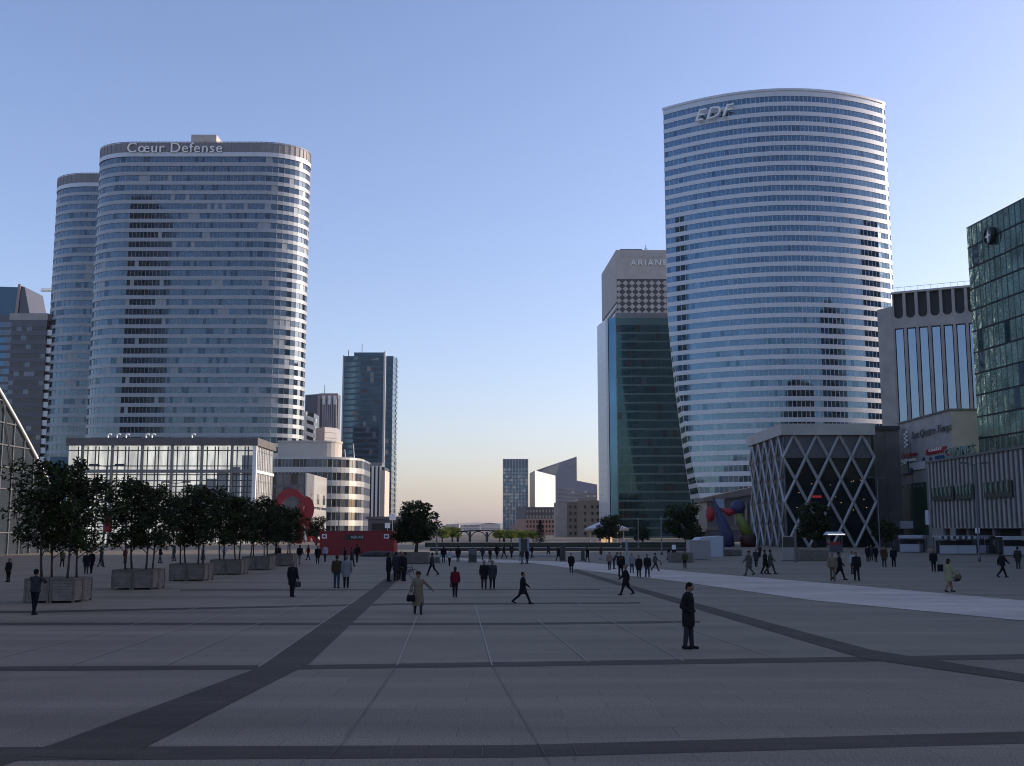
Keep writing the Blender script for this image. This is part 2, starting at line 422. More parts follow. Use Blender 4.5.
# far ridge and town on the horizon
h = MB(); pts = []
rr = random.Random(3)
prof = [(-3000, 20), (-2200, 34), (-1500, 26), (-1000, 22), (-700, 24), (-480, 36), (-380, 48), (-250, 55), (-120, 50), (0, 44), (150, 38), (400, 30), (800, 40), (1400, 34), (2200, 46), (3200, 30)]
f = [(x * 1.05, 7600 + 90 * sin(x * .01), 0) for x, z in prof]; m_ = [(x * 1.1, 8200, z * .82) for x, z in prof]; t = [(x * 1.12, 8500, z) for x, z in prof]; bk = [(x * 1.12, 8900, 0) for x, z in prof]
h.rings([f, m_, t, bk], cap=False, closed=False)
struct(h.build('hills', 'hill', smooth=True))
# ------------------------------------------------------------------ Coeur Defense twin slabs
def slab_outline(x0, x1, y0, y1, ax, step=1.5):
    yc = (y0 + y1) / 2; b = (y1 - y0) / 2; pts = []
    n = round((x1 - x0 - 2 * ax) / step)
    for i in range(n): pts.append((x0 + ax + (x1 - x0 - 2 * ax) * i / n, y0))
    m = 22
    for i in range(m): a = -pi / 2 + pi * i / m; pts.append((x1 - ax + ax * cos(a), yc + b * sin(a)))
    for i in range(8): pts.append((x1 - ax - (x1 - x0 - 2 * ax) * i / 8, y1))
    for i in range(m): a = pi / 2 + pi * i / m; pts.append((x0 + ax + ax * cos(a), yc + b * sin(a)))
    return pts
def cd_tower(x0, x1, y0, y1, H, label, seed):
    root = empty('office_tower', ((x0 + x1) / 2, y0, 0), label, 'tower', 'twin banded office slabs')
    out = slab_outline(x0, x1, y0, y1, 18)
    blinds = {}
    def pick(k, i, n, rng):
        q = rng.random(); run = blinds.get((k, i - 1), 0)
        if q < .05 or (run == 2 and q < .3): blinds[(k, i)] = 2; return 2
        return 1 if q > .86 else 0
    nf = 39; fh = (H - 6.4) / nf
    ribbon(root, out, 0, fh, nf, 1.55, .3, 'cd_panel', ['cd_glass', 'cd_glass_dark', 'cd_blind'], None, H - 6.4, seed, mull='cd_panel', mw=.12, pick=pick)
    b = root.location
    k = MB(); k.rings([[(x - b.x, y - b.y, z) for x, y in offs(out, o)] for z, o in ((H - 6.4, .15), (H - 4.6, .15), (H - 4.6, -.5))]); k.build('cornice', 'white_panel', root)
    k = MB(); ro = offs(out, -.1)
    k.rings([[(x - b.x, y - b.y, z) for x, y in offs(out, o)] for z, o in ((H - 4.6, -.12), (H - .5, -.12))], cap=False)
    for i in range(len(out)):                     # louvre posts around the plant screen
        if normals(out)[i].y < .5:
            x, y = offs(out, .02)[i]; k.box(x - b.x - .07, x - b.x + .07, y - b.y - .07, y - b.y + .07, H - 4.58, H + .2)
    k.rings([[(x - b.x, y - b.y, z) for x, y in offs(out, o)] for z, o in ((H - .5, .12), (H - .1, .12), (H - .1, -.5))], cap=False)
    k.build('plant_screen', 'louvre', root)
    return root, out
CDY = 427
cdr, _ = cd_tower(-173.4, -85.2, CDY, CDY + 28, 161, 'broad grey banded office tower with rounded ends and white lettering along its top', 4)
a = P(127, 152.5, CDY - .6); b_ = P(222, 152.5, CDY - .6)
text('Cœur Defense', 'lettering', 'white_paint', cdr, (a.x, CDY - .55, a.z), b_.x - a.x, 4.2, FACE_FRONT, .25, space=1.08)
k = MB(); p0 = P(194, 142, CDY + 10); p1 = P(219, 142, CDY + 10)
k.box(p0.x - cdr.location.x, p1.x - cdr.location.x, 6, 16, 160, 166.2); k.build('roof_plant_room', 'concrete_pale', cdr)
cd_tower(-207.5, -130, 466, 494, 161, 'narrower view of a rounded banded office tower standing behind the lettered one', 8)

# ------------------------------------------------------------------ curved tower
def edf_front(x): return 344 + (17 * ((92.5 - x) / 39.9) ** 2 if x < 92.5 else 11.5 * ((x - 92.5) / 35) ** 2)
def edf_back(x): return 392 - (31 * ((92.5 - x) / 39.9) ** 2 if x < 92.5 else 20 * ((x - 92.5) / 35) ** 2)
def edf_out(z):
    xc = 52.6 + (11.0 * ((80 - z) / 80) ** 1.4 if z < 80 else 0)
    pts = []
    for i in range(53): x = 52.6 + 74.2 * i / 52; x = max(x, xc); pts.append((x, edf_front(x)))
    pts += [(128.0, 356.2), (128.8, 358.2), (129.2, 361), (129.0, 365), (128.2, 369.5)]
    for i in range(13): x = 127.0 - 74.2 * i / 12; x = max(x, xc + .05); pts.append((x, max(edf_back(x), edf_front(x) + .1)))
    return pts
edf = empty('curved_office_tower', (92, 344, 0), 'tall curved glass tower with white floor bands and slanting initials near its top', 'tower')
ribbon(edf, edf_out, 0, 3.4, 43, 1.45, .22, 'white_panel', ['edf_glass', 'edf_glass_dark', 'edf_glass_pale'], [.86, .06, .08], 148, 5, mull='white_panel', mw=.16)
k = MB(); k.rings([[(x - 92, y - 344, z) for x, y in offs(edf_out(148), o)] for z, o in ((148, .25), (148.8, .25), (148.8, -.6))]); k.build('parapet', 'white_panel', edf)
def on_front(u, v):
    Y = 350.0
    for _ in range(12): Y = edf_front(P(u, v, Y).x)
    return P(u, v, Y - 1.3)
pa = on_front(695, 122); pb = on_front(734, 117.5); pm = on_front(714, 119)
sag = max(0, (pa.y + pb.y) / 2 - pm.y); pa.y -= sag; pb.y -= sag
ang = math.atan2(pb.y - pa.y, pb.x - pa.x)
text('EDF', 'lettering', 'white_paint', edf, (pa.x, pa.y - .2, pa.z), (pb - pa).length, 3.9, ang, .35, shear=.35, space=1.15)
k = MB(); k.box(100 - 92, 100.4 - 92, 20, 20.4, 148, 153); k.build('mast', 'grey_metal', edf)

# ------------------------------------------------------------------ concrete tower with glass tower before it
YA = 560
ar = empty('concrete_tower', (XU(640, YA), YA, 0), 'grey concrete tower with patterned upper storeys and raised name on its blank crown', 'tower')
xa0, xa1 = XU(616, YA, 250), XU(706, YA, 250); zt = ZV(250, YA)
out = dens([(xa0, YA), (xa1, YA), (xa1, YA + 55), (xa0 - 3.2, YA + 55)], 3.0, 20)
ribbon(ar, out, 4, 3.7, 32, 1.5, .5, 'concrete_pale', ['window_dark', 'warm_lamp_dim'], [.995, .005], zt, 6)
k = MB(); bz = ar.location
for i in range(14):
    for j in range(6):
        x = xa0 + 1.2 + i * (xa1 - xa0 - 2.4) / 13 - bz.x; z = ZV(312.5, YA) + j * 3.15
        k.extr([(x - 1.6, -.12, z), (x, -.12, z - 1.45), (x + 1.6, -.12, z), (x, -.12, z + 1.45)], (0, -.35, 0))
k.build('facade_pattern', 'concrete_pale', ar)
k = MB(); k.box(xa0 - bz.x + .2, xa1 - bz.x, -.1, -.02, ZV(316.5, YA), ZV(279, YA)); k.build('pattern_recess', 'window_dark', ar)
pa = P(630.5, 265.5, YA - .1); pb = P(667, 265.5, YA - .1)
text('ARIANE', 'lettering', 'white_paint', ar, (pa.x, YA - .35, pa.z), (pb.x - pa.x) * 1.0, 3.0, FACE_FRONT, .3, space=1.25)
k = MB(); 
for i in range(9): x = XU(622 + i * 6, YA, 255) - bz.x; k.box(x, x + 1.1, -.3, .1, ZV(257.5, YA), ZV(253.5, YA))
k.build('crown_rib', 'concrete_pale', ar)
k = MB(); x = XU(633, YA, 248) - bz.x; k.box(x - 2.5, x + 2.5, 8, 12, zt, zt + .8); k.box(x - .3, x + .3, 9, 10, zt, zt + 2.5); k.box(x - 6, x + 6, 9.2, 9.7, zt + 2.5, zt + 2.9); k.build('roof_rig', 'black_metal', ar)
k = MB(); x = XU(648, YA, 248) - bz.x; k.box(x - .15, x + .15, 9, 9.3, zt, zt + 5); k.box(x - 1, x + 1, 9, 9.3, zt + 2.8, zt + 3.1); k.build('mast', 'black_metal', ar)

YG = 437
x0, x1, x2, x3 = XU(598.5, YG + 16, 400), XU(607.5, YG + 4, 400), XU(617, YG, 400), XU(712, YG, 400)
zt = ZV(318, YG)
gt = empty('glass_tower', (x2, YG, 0), 'dark teal glass tower with pale tiled end standing left of the curved tower', 'tower')
out = dens([(x2, YG), (x3, YG), (x3, YG + 24), (x0 + 3, YG + 24), (x2 - 2, YG + 2)], 2.0, 20)
ribbon(gt, out, 0, 3.6, int(zt / 3.6), .7, .08, 'teal_panel', ['teal_glass', 'dark_glass', 'slate_glass'], [.93, .065, .005], zt, 9, mull='teal_panel', mw=.12)
k = MB(); k.prism([(x1 - x2, 3), (-.15, -.1), (-.15, 6), (x1 - x2, 8)], 0, zt + .3); k.build('corner_glazing', 'blue_glass', gt)
k = MB()
nt_ = 26
for i in range(nt_): k.prism([(x0 - x2, 17), (x1 - x2 - .5, 3.2), (x1 - x2 - .5, 9), (x0 - x2, 20)], zt * i / nt_ + .04, zt * (i + 1) / nt_ - .04)
k.build('tiled_end_wall', 'pale_tile', gt)
k = MB(); k.prism([(x1 - x2 - .55, 2.9), (x1 - x2 + .35, 2.3), (x1 - x2 + .35, 6), (x1 - x2 - .55, 6)], 0, zt + .6); k.build('corner_fin', 'white_panel', gt)
k = MB(); k.box(0, x3 - x2, .6, 1.0, zt, zt + 2.2); 
for i in range(16): xx = (x3 - x2) * i / 15; k.box(xx - .1, xx + .1, .3, .7, zt, zt + 2.6)
k.build('roof_screen', 'grey_metal', gt)

# ------------------------------------------------------------------ distant blue glass tower
YP = 700
px_ = lambda u: XU(u, YP, 440)
zt = ZV(353, YP); xl = px_(342); xr = px_(392); xm0 = px_(353); xm1 = px_(383)
xfar = XU(396.8, YP + 20, 440)
pw = empty('blue_tower', (xl, YP, 0), 'distant blue glass tower with raised middle bay and bright vertical fin', 'tower')
ribbon(pw, dens([(xl, YP), (xr, YP), (xfar, YP + 10), (xfar, YP + 20), (xl, YP + 36)], 2.2, 16), 0, 3.6, int((zt - 3) / 3.6), 1.1, .15, 'blue_panel', ['blue_glass', 'slate_glass', 'pale_glass'], [.93, .04, .03], zt - 2, 12, wname='window_band')
ribbon(pw, dens([(xm0, YP - 2.5), (xm1, YP - 2.5), (xm1, YP - .01), (xm0, YP - .01)], 2.2, 16), 0, 3.6, int((zt - 1) / 3.6), 1.1, .15, 'blue_panel', ['blue_glass', 'slate_glass', 'pale_glass'], [.9, .05, .05], zt, 13, wallname='middle_bay')
k = MB(); k.box(xm1 - xl + .1, xm1 - xl + 1.3, -4, -.02, 0, zt + .4); k.build('bright_fin', 'white_panel', pw)
k = MB(); k.box(-.5, .4, -.4, 30, 0, zt - 1.6); k.build('edge_fin', 'pale_glass', pw)
k = MB()
for i in range(34): k.box(xfar - xl + .02, xfar - xl + .35, 10.2, 19.8, i * zt / 34 + .3, i * zt / 34 + 2.4)
k.build('end_cladding', 'pale_glass', pw)
k = MB(); k.box(px_(345.5) - xl, px_(345.5) - xl + .5, 4, 4.5, zt - 2, zt + 2.5); k.box(px_(359) - xl, px_(359) - xl + .35, 5, 5.4, zt, zt + 7); k.build('mast', 'grey_metal', pw)
pa = P(372, 361, YP - 2.7); pb = P(379, 359, YP - 2.7)
k = MB(); k.extr([(pa.x - xl, -2.75, pa.z), (pb.x - xl, -2.75, pa.z + 1.0), (pb.x - xl, -2.75, pa.z + 2.2), (pa.x - xl, -2.75, pa.z + .9)], (0, -.2, 0)); k.build('roof_emblem', 'pale_glass', pw)

# brown tower with vertical ribs
YB = 600
zt = ZV(394, YB); xa, xb, xc = XU(303, YB, 430), XU(318, YB, 430), XU(340, YB + 9, 430)
bt = empty('ribbed_tower', (xb, YB, 0), 'brown concrete tower with vertical ribs just left of the blue tower', 'tower')
k = MB(); k.prism([(xa - xb, 4), (0, 0), (xc - xb, .5), (xc - xb, 9), (xa - xb, 9)], 0, zt); k.build('wall', 'slate_panel', bt)
k = MB(); k.box(-.5, 1.0, -.5, .6, 0, zt + .2); k.build('corner_pier', 'pink_tile', bt)
for i in range(7):
    x = 2.2 + i * (xc - xb - 2.5) / 7
    k = MB(); k.box(x, x + .85, -.7, .45, 0, zt - 2.5); k.build('rib', 'grey_tile', bt)
k = MB(); k.box(1.1, xc - xb, -.8, .4, zt - 2.5, zt + .3)
k.build('crown_band', 'pink_tile', bt)
for i in range(3):
    k = MB(); x = 2.2 + i * 3.1; k.box(x, x + 1.6, -1.0, -.81, zt - 6, zt - 1.0); k.build('crown_panel', 'white_paint', bt)
k = MB(); k.box(2, 2.3, 6, 6.3, zt, zt + 6); k.build('mast', 'grey_metal', bt)

# stepped white block
YS = 500
xa, xb = XU(303, YS, 430), XU(316.5, YS, 430); zt = ZV(413, YS)
sb = empty('balcony_block', (xa, YS, 0), 'narrow white block with slanting stacked balconies at the edge of the lettered tower', 'building')
k = MB(); k.box(0, xb - xa - 1.5, .8, 14, 0, zt); k.build('wall', 'window_dark', sb)
n = 9; st = (zt - 24) / n
for i in range(n):
    z = 24 + i * st; k = MB()
    k.extr([(.2, .7, z + 1.2), (xb - xa - .3, .7, z - 1.0), (xb - xa - .3, .7, z + .9), (.2, .7, z + 3.1)], (0, -1.5, 0)); k.build('balcony', 'white_paint', sb)
k = MB(); k.box(0, 1.6, -.5, .79, 0, zt + .6); k.build('end_pier', 'white_paint', sb)

# pink and grey tiled box
YK = 455
xa, xb, xc = XU(315.5, YK + 6, 440), XU(324.5, YK, 440), XU(336.5, YK + 5, 440); zt = ZV(427, YK)
kb = empty('tiled_block', (xb, YK, 0), 'pink and grey tiled block rising behind the round white office building', 'building')
k = MB(); k.prism([(xa - xb, 6), (0, 0), (xc - xb, 5), (xc - xb, 16), (xa - xb, 16)], 0, zt); k.build('wall', 'grey_tile', kb)
k = MB(); k.prism([(xa - xb - .05, 6), (-.02, -.15), (-.02, .4), (xa - xb - .05, 6.5)], 0, zt - .1); k.build('side_wall', 'pink_tile', kb)
k = MB()
for i in range(1, 8): z = 28 + (zt - 28) * i / 8; k.prism([(.1, -.12), (xc - xb + .05, 4.9), (xc - xb + .05, 5.2), (.1, .2)], z, z + .18)
k.build('tile_joint', 'slate_panel', kb)

# round fronted white office building
YC = 380
xr = XU(368.5, YC + 30, 490); zt = ZV(459, YC)
cb = empty('round_office_building', (-64, YC, 0), 'low white office building with round corner and dark ribbon windows', 'building')
def cyl_out():
    pts = []
    R = 14
    for i in range(7): pts.append((-86 + i * (xr - R + 86) / 7, YC))
    for i in range(14): a = -pi / 2 + (pi / 2) * i / 13; pts.append((xr - R + R * cos(a), YC + R + R * sin(a)))
    pts += [(xr, YC + 34), (-86, YC + 34)]
    return pts
co = dens(cyl_out(), 1.6, 10)
ribbon(cb, co, 0, zt / 6.0, 6, 1.9, .25, 'white_glass', ['window_grey', 'window_dark', 'slate_glass'], [.6, .3, .1], zt + .8, 15, mull='white_panel', mw=.14)
k = MB(); rs = []
xd = XU(341, YC + 12, 450)
def drum(z, o): 
    return [(-20, 8 - o, z)] + [(xd - cb.location.x - 6 + (6 + o) * cos(a), 14 + (6 + o) * sin(a), z) for a in [-pi / 2 + pi * i / 12 for i in range(13)]] + [(-20, 20 + o, z)]
zd = ZV(441, YC + 10)
k.rings([drum(zt + .8, 0), drum(zd - .6, 0), drum(zd - .6, .3), drum(zd, .3)]); k.build('roof_drum', 'cream', cb)
for u, hh in ((346, 4), (354.5, 6)):
    k = MB(); k.tube([(XU(u, YC + 8, 455) - cb.location.x, 8, zt), (XU(u, YC + 8, 455) - cb.location.x - .5, 8, zt + hh)], [.18, .1]); k.build('mast', 'white_paint', cb)

# striped building and its neighbours
YD = 470
xa, xb = XU(362, YD, 500), XU(384, YD, 500)
db = empty('striped_building', (xa, YD, 0), 'building with white vertical stripes wedged between round office and blue tower', 'building')
zt = ZV(467, YD); k = MB(); k.box(0, xb - xa, 0, 18, 0, zt); k.build('wall', 'window_dark', db)
for i in range(5):
    x = .6 + i * (xb - xa - 1) / 5; k = MB(); k.box(x, x + .9, -.4, -.01, 0, zt + .5); k.build('stripe', 'white_paint', db)
k = MB(); k.box(xb - xa - 1.6, xb - xa + .3, -.6, 17, 0, zt - 1.5); k.build('end_pier', 'cream', db)
k = MB(); k.box(3, 8, 4, 9, zt, zt + 2.2); k.build('roof_plant_room', 'grey_metal', db)
db2 = empty('low_terrace_building', (XU(396, 300), 300, 0), 'low dark terrace building with flat slab roof right of the round office', 'building')
k = MB(); x0, x1 = XU(369, 300) - db2.location.x, XU(425, 300) - db2.location.x
k.box(x0, x1, 0, 14, 0, 6.2); k.build('wall', 'slate_panel', db2)
k = MB(); k.box(x0 - .6, x1 + .6, -1, 15, 6.2, 6.9); k.build('roof_slab', 'concrete_dark', db2)
k = MB(); k.box(x0 + 1, x1 - 1, -.06, -.01, 1, 5); k.build('window', 'window_dark', db2)
for u, v, s in ((387.5, 525.5, 1.4), (392.5, 517, 1.7)):
    q = P(u, v, 297); k = MB(); k.box(q.x - s / 2, q.x + s / 2, 296.9, 297.1, q.z - s / 2, q.z + s / 2); k.box(q.x - .05, q.x + .05, 297.12, 297.2, 0, q.z); k.build('roof_sign', 'white_paint', None)
    o = COL.objects[-1]; tag(o, 'small white sign board on a post, ' + ('lower one beside red pavilion top' if v > 520 else 'upper one near the blue tower foot'), 'sign')

# dark base block and pale side building
YV = 335
va = empty('base_building', (XU(305, YV), YV, 0), 'dark glazed low building with pale side wall behind the red arched sculpture', 'building')
ox = va.location.x; zt = ZV(474, YV)
out = dens([(XU(262, YV), YV), (ox, YV), (ox, YV + 38), (XU(262, YV), YV + 38)], 2.2, 12)
ribbon(va, out, 0, zt / 5, 5, .8, .2, 'slate_panel', ['slate_glass', 'window_dark', 'white_glass'], [.55, .3, .15], zt, 31, mull='slate_panel', mw=.2)
for i in range(2):
    k = MB(); z0_, z1_ = (0, zt * .48) if i == 0 else (zt * .52, zt + .4); k.box(.02, .5, .5, 37, z0_, z1_); k.build('side_wall', 'white_glass', va)
for y in (8, 19, 30):
    for z in (3, 11.5):
        k = MB(); k.box(.51, .58, y, y + 4, z, z + 3.2); k.build('side_window', 'window_grey', va)

# ------------------------------------------------------------------ glass atrium hall
YT = 268
at = empty('atrium_hall', (XU(255, YT), YT, 0), 'low white gridded glass hall below the lettered office tower', 'building')
ax = at.location.x; xl = XU(67, YT) - ax; zt = ZV(445.5, YT); D = 20
bw = (-xl - 2.0) / 6.0
k = MB(); k.box(xl, -.12, .5, .58, 0, zt); k.build('glazed_wall', 'atrium_screen_glow', at)
k = MB(); k.box(-.1, 0, .5, D, 0, zt); k.build('glazed_side_wall', 'atrium_side', at)
k = MB(); k.box(xl, -.11, D - .3, D, 0, zt); k.build('back_wall', 'atrium_white', at)
k = MB(); k.box(xl, xl + .3, .6, D - .31, 0, zt); k.build('end_wall', 'atrium_white', at)
k = MB(); k.box(xl + .31, -.11, .6, D - .31, zt - .3, zt - .2); k.build('glass_roof', 'atrium_roof', at)
# mullions and transoms in front of the glazing
zs = [0, zt * .165, zt * .30, zt * .42, zt * .50, zt * .60, zt * .69, zt * .78, zt * .98]
rows = [zt * q for q in (.10, .17, .24, .31, .38, .45, .52, .58, .64, .70, .735, .79, .95)]
k = MB()
for z in rows: k.box(xl, .0, .34, .49, z - .12, z + .12)
ws = []
nb = 6
for i in range(nb + 1):
    xb_ = xl + 3.6 + i * bw
    for q in (.16, .42, .53, .84):
        x = xb_ - bw + q * bw
        if xl + .4 < x < -.4: k.box(x - .13, x + .13, .30, .48, 0, zt - .2)
k.build('mullion_grid', 'dark_mullion', at)
k = MB()
for y in [2 + 1.9 * i for i in range(10)]: k.box(.02, .12, y - .07, y + .07, 0, zt)
for z in rows[::2]: k.box(.02, .1, .6, D, z - .07, z + .07)
k.build('side_mullion_grid', 'grey_metal', at)
for i in range(nb + 1):
    x = xl + 3.6 + i * bw
    if x < -.5: k = MB(); k.box(x - .30, x + .30, -.3, .29, 0, zt - .01); k.build('column', 'atrium_frame', at)
k = MB(); k.box(-.6, .3, -.31, .6, 0, zt - .01); k.build('corner_column', 'white_paint', at)
for z in (zt * .735, zt * .34):
    k = MB(); k.box(xl, -.61, -.22, .28, z - .4, z + .4); k.build('floor_beam', 'atrium_frame', at)
    k = MB(); k.box(.13, .35, .61, D, z - .35, z + .35); k.build('side_beam', 'white_paint', at)
k = MB()
for q in ((xl - .4, .6, -.5, .5), (xl - .4, .6, D - .5, D + .3), (-.4, .6, .51, D - .51), (xl - .4, xl + .6, .51, D - .51)): k.box(*q, zt, zt + 1.9)
k.build('roof_fascia', 'concrete_dark', at)
k = MB()
rr = random.Random(2)                              # dim reflection near the corner, put in as grey panes over the glazing
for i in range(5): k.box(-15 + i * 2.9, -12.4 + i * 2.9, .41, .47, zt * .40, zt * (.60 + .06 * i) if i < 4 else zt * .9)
k.build('dim_reflection_pane', 'atrium_grey', at)
for u in (108, 117, 126, 146, 152, 192):
    k = MB(); q = XU(u, YT + 3, 437) - ax; k.tube([(q, 3, zt + 2.1), (q, 3, zt + 2.9), (q + .5, 3, zt + 3.2), (q + .9, 3, zt + 3.0)], .22, 6); k.build('roof_vent', 'white_paint', at)
k = MB(); k.box(xl - 6, xl - .5, 4, 18, 0, zt - 2.5); k.build('side_annex', 'blue_panel', at)

# ------------------------------------------------------------------ left: exhibition hall with arched shell
XH = -70
hall = empty('arched_hall', (XH, 100, 0), 'glazed arched exhibition hall with sloping white rib at left edge', 'building')
def arch(y): return 46 * (1 - ((y - 68) / 109.0) ** 2)
ys = [-34 + 210.8 * i / 60 for i in range(61)]
k = MB(); k.poly([(0, y - 100, 0) for y in (-34, 176.7)] + [(0, y - 100, max(.02, arch(y) - .5)) for y in reversed(ys)]); k.build('glazed_wall', 'window_grey', hall)
k = MB()
for i in range(62):
    y = -32 + i * 3.4; z = arch(y) - .6
    if z > 1: k.box(.05, .22, y - 100 - .09, y - 100 + .09, 0, z)
for i in range(1, 16):
    z = i * 3.0
    if z < 45:
        r = 109 * math.sqrt(1 - (z + .6) / 46); k.box(.06, .20, 68 - r - 100 if 68 - r > -34 else -134, 68 + r - 100, z - .08, z + .08)
k.build('mullion_grid', 'grey_metal', hall)
k = MB(); k.tube([(.35, y - 100, arch(y) - .2) for y in ys], .22, 8); k.build('arch_rib', 'white_paint', hall, smooth=True)
k = MB()
lo = [[(x, y - 100, arch(y) * s + .0) for y in ys] for x, s in ((.0, 1), (-40, 1.06), (-110, .95))]
up = [[(x, y - 100, arch(y) * s + .45) for y in ys] for x, s in ((-110, .95), (-40, 1.06), (0, 1))]
k.rings(lo + up, cap=False, closed=False); k.build('roof_shell', 'concrete_pale', hall)
k = MB()
for i in range(14):                                  # slanting wind braces behind the glazing
    y = 20 + i * 10.5
    if arch(y) > 4: k.bar((.25, y - 100, 0), (.25, y - 100 - 9, arch(y - 9) - .6), .16)
k.build('wind_brace', 'pole_grey', hall)

# left dark towers
YL = 500
lt = empty('dark_tower', (XU(3, YL, 330), YL, 0), 'dark glass tower with sloping prow roof at the left edge', 'tower')
ox = lt.location.x; zt = ZV(315, YL); xr_ = XU(16, YL, 330) - ox
k_out = dens([(ox - 30, YL), (ox + xr_, YL), (ox + xr_, YL + 26), (ox - 30, YL + 26)], 2.4, 14)
ribbon(lt, k_out, 0, 3.7, int(zt / 3.7), 1.2, .15, 'slate_panel', ['slate_glass', 'blue_glass'], [.6, .4], zt, 17)
zr = ZV(287, YL); x27 = XU(20, YL, 290) - ox
k = MB(); k.extr([(-30, .4, zt + .01), (xr_ - .3, .4, zt + .01), (x27 - .2, .4, zr), (-30, .4, zr + 1)], (0, 22, 0)); k.build('sloping_crown', 'blue_panel', lt)
k = MB(); k.extr([(x27, -.2, zr + .6), (x27 + 2.2, -.2, zr), (x27 + 5.5, -.2, zt + .02), (xr_ + .2, -.2, zt + .02)], (0, 20, 0)); k.build('prow_wall', 'slate_panel', lt)
k = MB(); k.extr([(x27 - .6, -.5, zr + 1.2), (x27 + .6, -.5, zr + 1.2), (xr_ + .6, -.5, zt + .1), (xr_ - .6, -.5, zt + .1)], (0, -.4, 0)); k.build('edge_trim', 'pink_tile', lt)
YM = 470
xa, xb = XU(8, YM, 380), XU(44, YM, 380); zt = ZV(320, YM)
lb = empty('slab_block', (xa, YM, 0), 'dark brown slab block with sunlit white end wall behind the arched hall', 'building')
out = dens([(xa, YM), (xb, YM), (xb, YM + 22), (xa, YM + 22)], 2.2, 12)
ribbon(lb, out, 0, 4.0, int(zt / 4.0), 2.0, .25, 'slate_panel', ['window_dark', 'slate_glass'], [.7, .3], zt, 19)
k = MB()
for i in range(int(zt / 4)): k.box(xb - xa + .02, xb - xa + 2.1, .5, 20, i * 4 + .1, i * 4 + 2.6)
k.build('end_balcony', 'white_paint', lb)
k = MB(); k.prism([(-1, -.2), (xb - xa + .1, -.2), (xb - xa + 1.2, 20), (-1, 20)], zt, zt + 3); k.build('parapet', 'concrete_pale', lb)
cr = empty('tower_crane', (XU(66, 640, 300), 640, 0), 'yellow tower crane jib poking out left of the rounded rear tower', 'crane')
zj = ZV(291, 640); k = MB(); k.bar((0, 0, 0), (0, 0, zj + 4), 1.2); k.build('mast', 'crane_yellow', cr)
k = MB(); L = XU(41, 640, 291) - cr.location.x
for dy, dz in ((-.7, 0), (.7, 0), (0, 1.3)): k.bar((6, dy, zj + dz), (L, dy, zj + dz), .3)
for i in range(12): x = 6 + (L - 6) * i / 12; k.bar((x, 0, zj + 1.3), (x - .7, -.7, zj), .2)
k.build('jib', 'crane_yellow', cr)

# ------------------------------------------------------------------ right: concrete tower with niches
A = Vector((93.0, 260.0)); d = Vector((16, -8)).normalized(); nrm = Vector((d.y, -d.x))
zt = 60.5
nb_ = empty('niche_tower', (A.x, A.y, 0), 'grey concrete block with round-bottomed dark niches above tall glass strips', 'building')
def L3(s, o, z): q = d * s + nrm * o; return (q.x, q.y, z)
bw, nw, NB = 2.78, 2.1, 14
W = NB * bw + .3
k = MB(); k.extr([L3(0, -1.2, 0), L3(W, -1.2, 0), L3(W, -1.2, zt), L3(0, -1.2, zt)], (-nrm * 20).to_3d()); k.build('core', 'dark_void', nb_)
k = MB()
zn, zw = zt - 6.2, zt - 8.6           # bottom of niche, top of window
s = 0
k.extr([L3(0, 0, 0), L3(.3, 0, 0), L3(.3, 0, zt), L3(0, 0, zt)], (-nrm * 1.2).to_3d())
for i in range(NB):
    s0 = .3 + i * bw; s1 = s0 + nw; r = nw / 2
    arc = [L3(s0 + r - r * cos(t), 0, zn + r - r * sin(t)) for t in [pi * j / 10 for j in range(11)]]
    k.extr([L3(s0, 0, zw)] + [L3(s1, 0, zw)] + list(reversed(arc)), (-nrm * 1.1).to_3d())
    k.extr([L3(s1, 0, 0), L3(s0 + bw, 0, 0), L3(s0 + bw, 0, zt), L3(s1, 0, zt)], (-nrm * 1.15).to_3d())
k.build('wall', 'concrete', nb_)
for i in range(NB):
    s0 = .3 + i * bw
    g = MB(); g.extr([L3(s0 + .22, -.45, 3), L3(s0 + nw - .22, -.45, 3), L3(s0 + nw - .22, -.45, zw - .25), L3(s0 + .22, -.45, zw - .25)], (-nrm * .2).to_3d())
    go = g.build('window_strip', 'mirror_blue', nb_)
k = MB(); k.extr([L3(-.2, .15, zt), L3(W, .15, zt), L3(W, .15, zt + .5), L3(-.2, .15, zt + .5)], (-nrm * 6).to_3d()); k.build('roof_edge', 'concrete_pale', nb_)
k = MB()
C = Vector((-2.2, 4.6))
k.prism([(-.02, .05), (C.x, C.y), (C.x + 8, C.y + 16), (8, 14)][::1], 0, zt - 3); k.build('side_wall', 'concrete', nb_)
k = MB()
for i in range(26): s = i * 1.5; q = L3(s, .05, zt + .5); k.bar(q, (q[0], q[1], zt + 1.5), .05)
k.bar(L3(0, .05, zt + 1.5), L3(W, .05, zt + 1.5), .06); k.build('roof_railing', 'grey_metal', nb_)

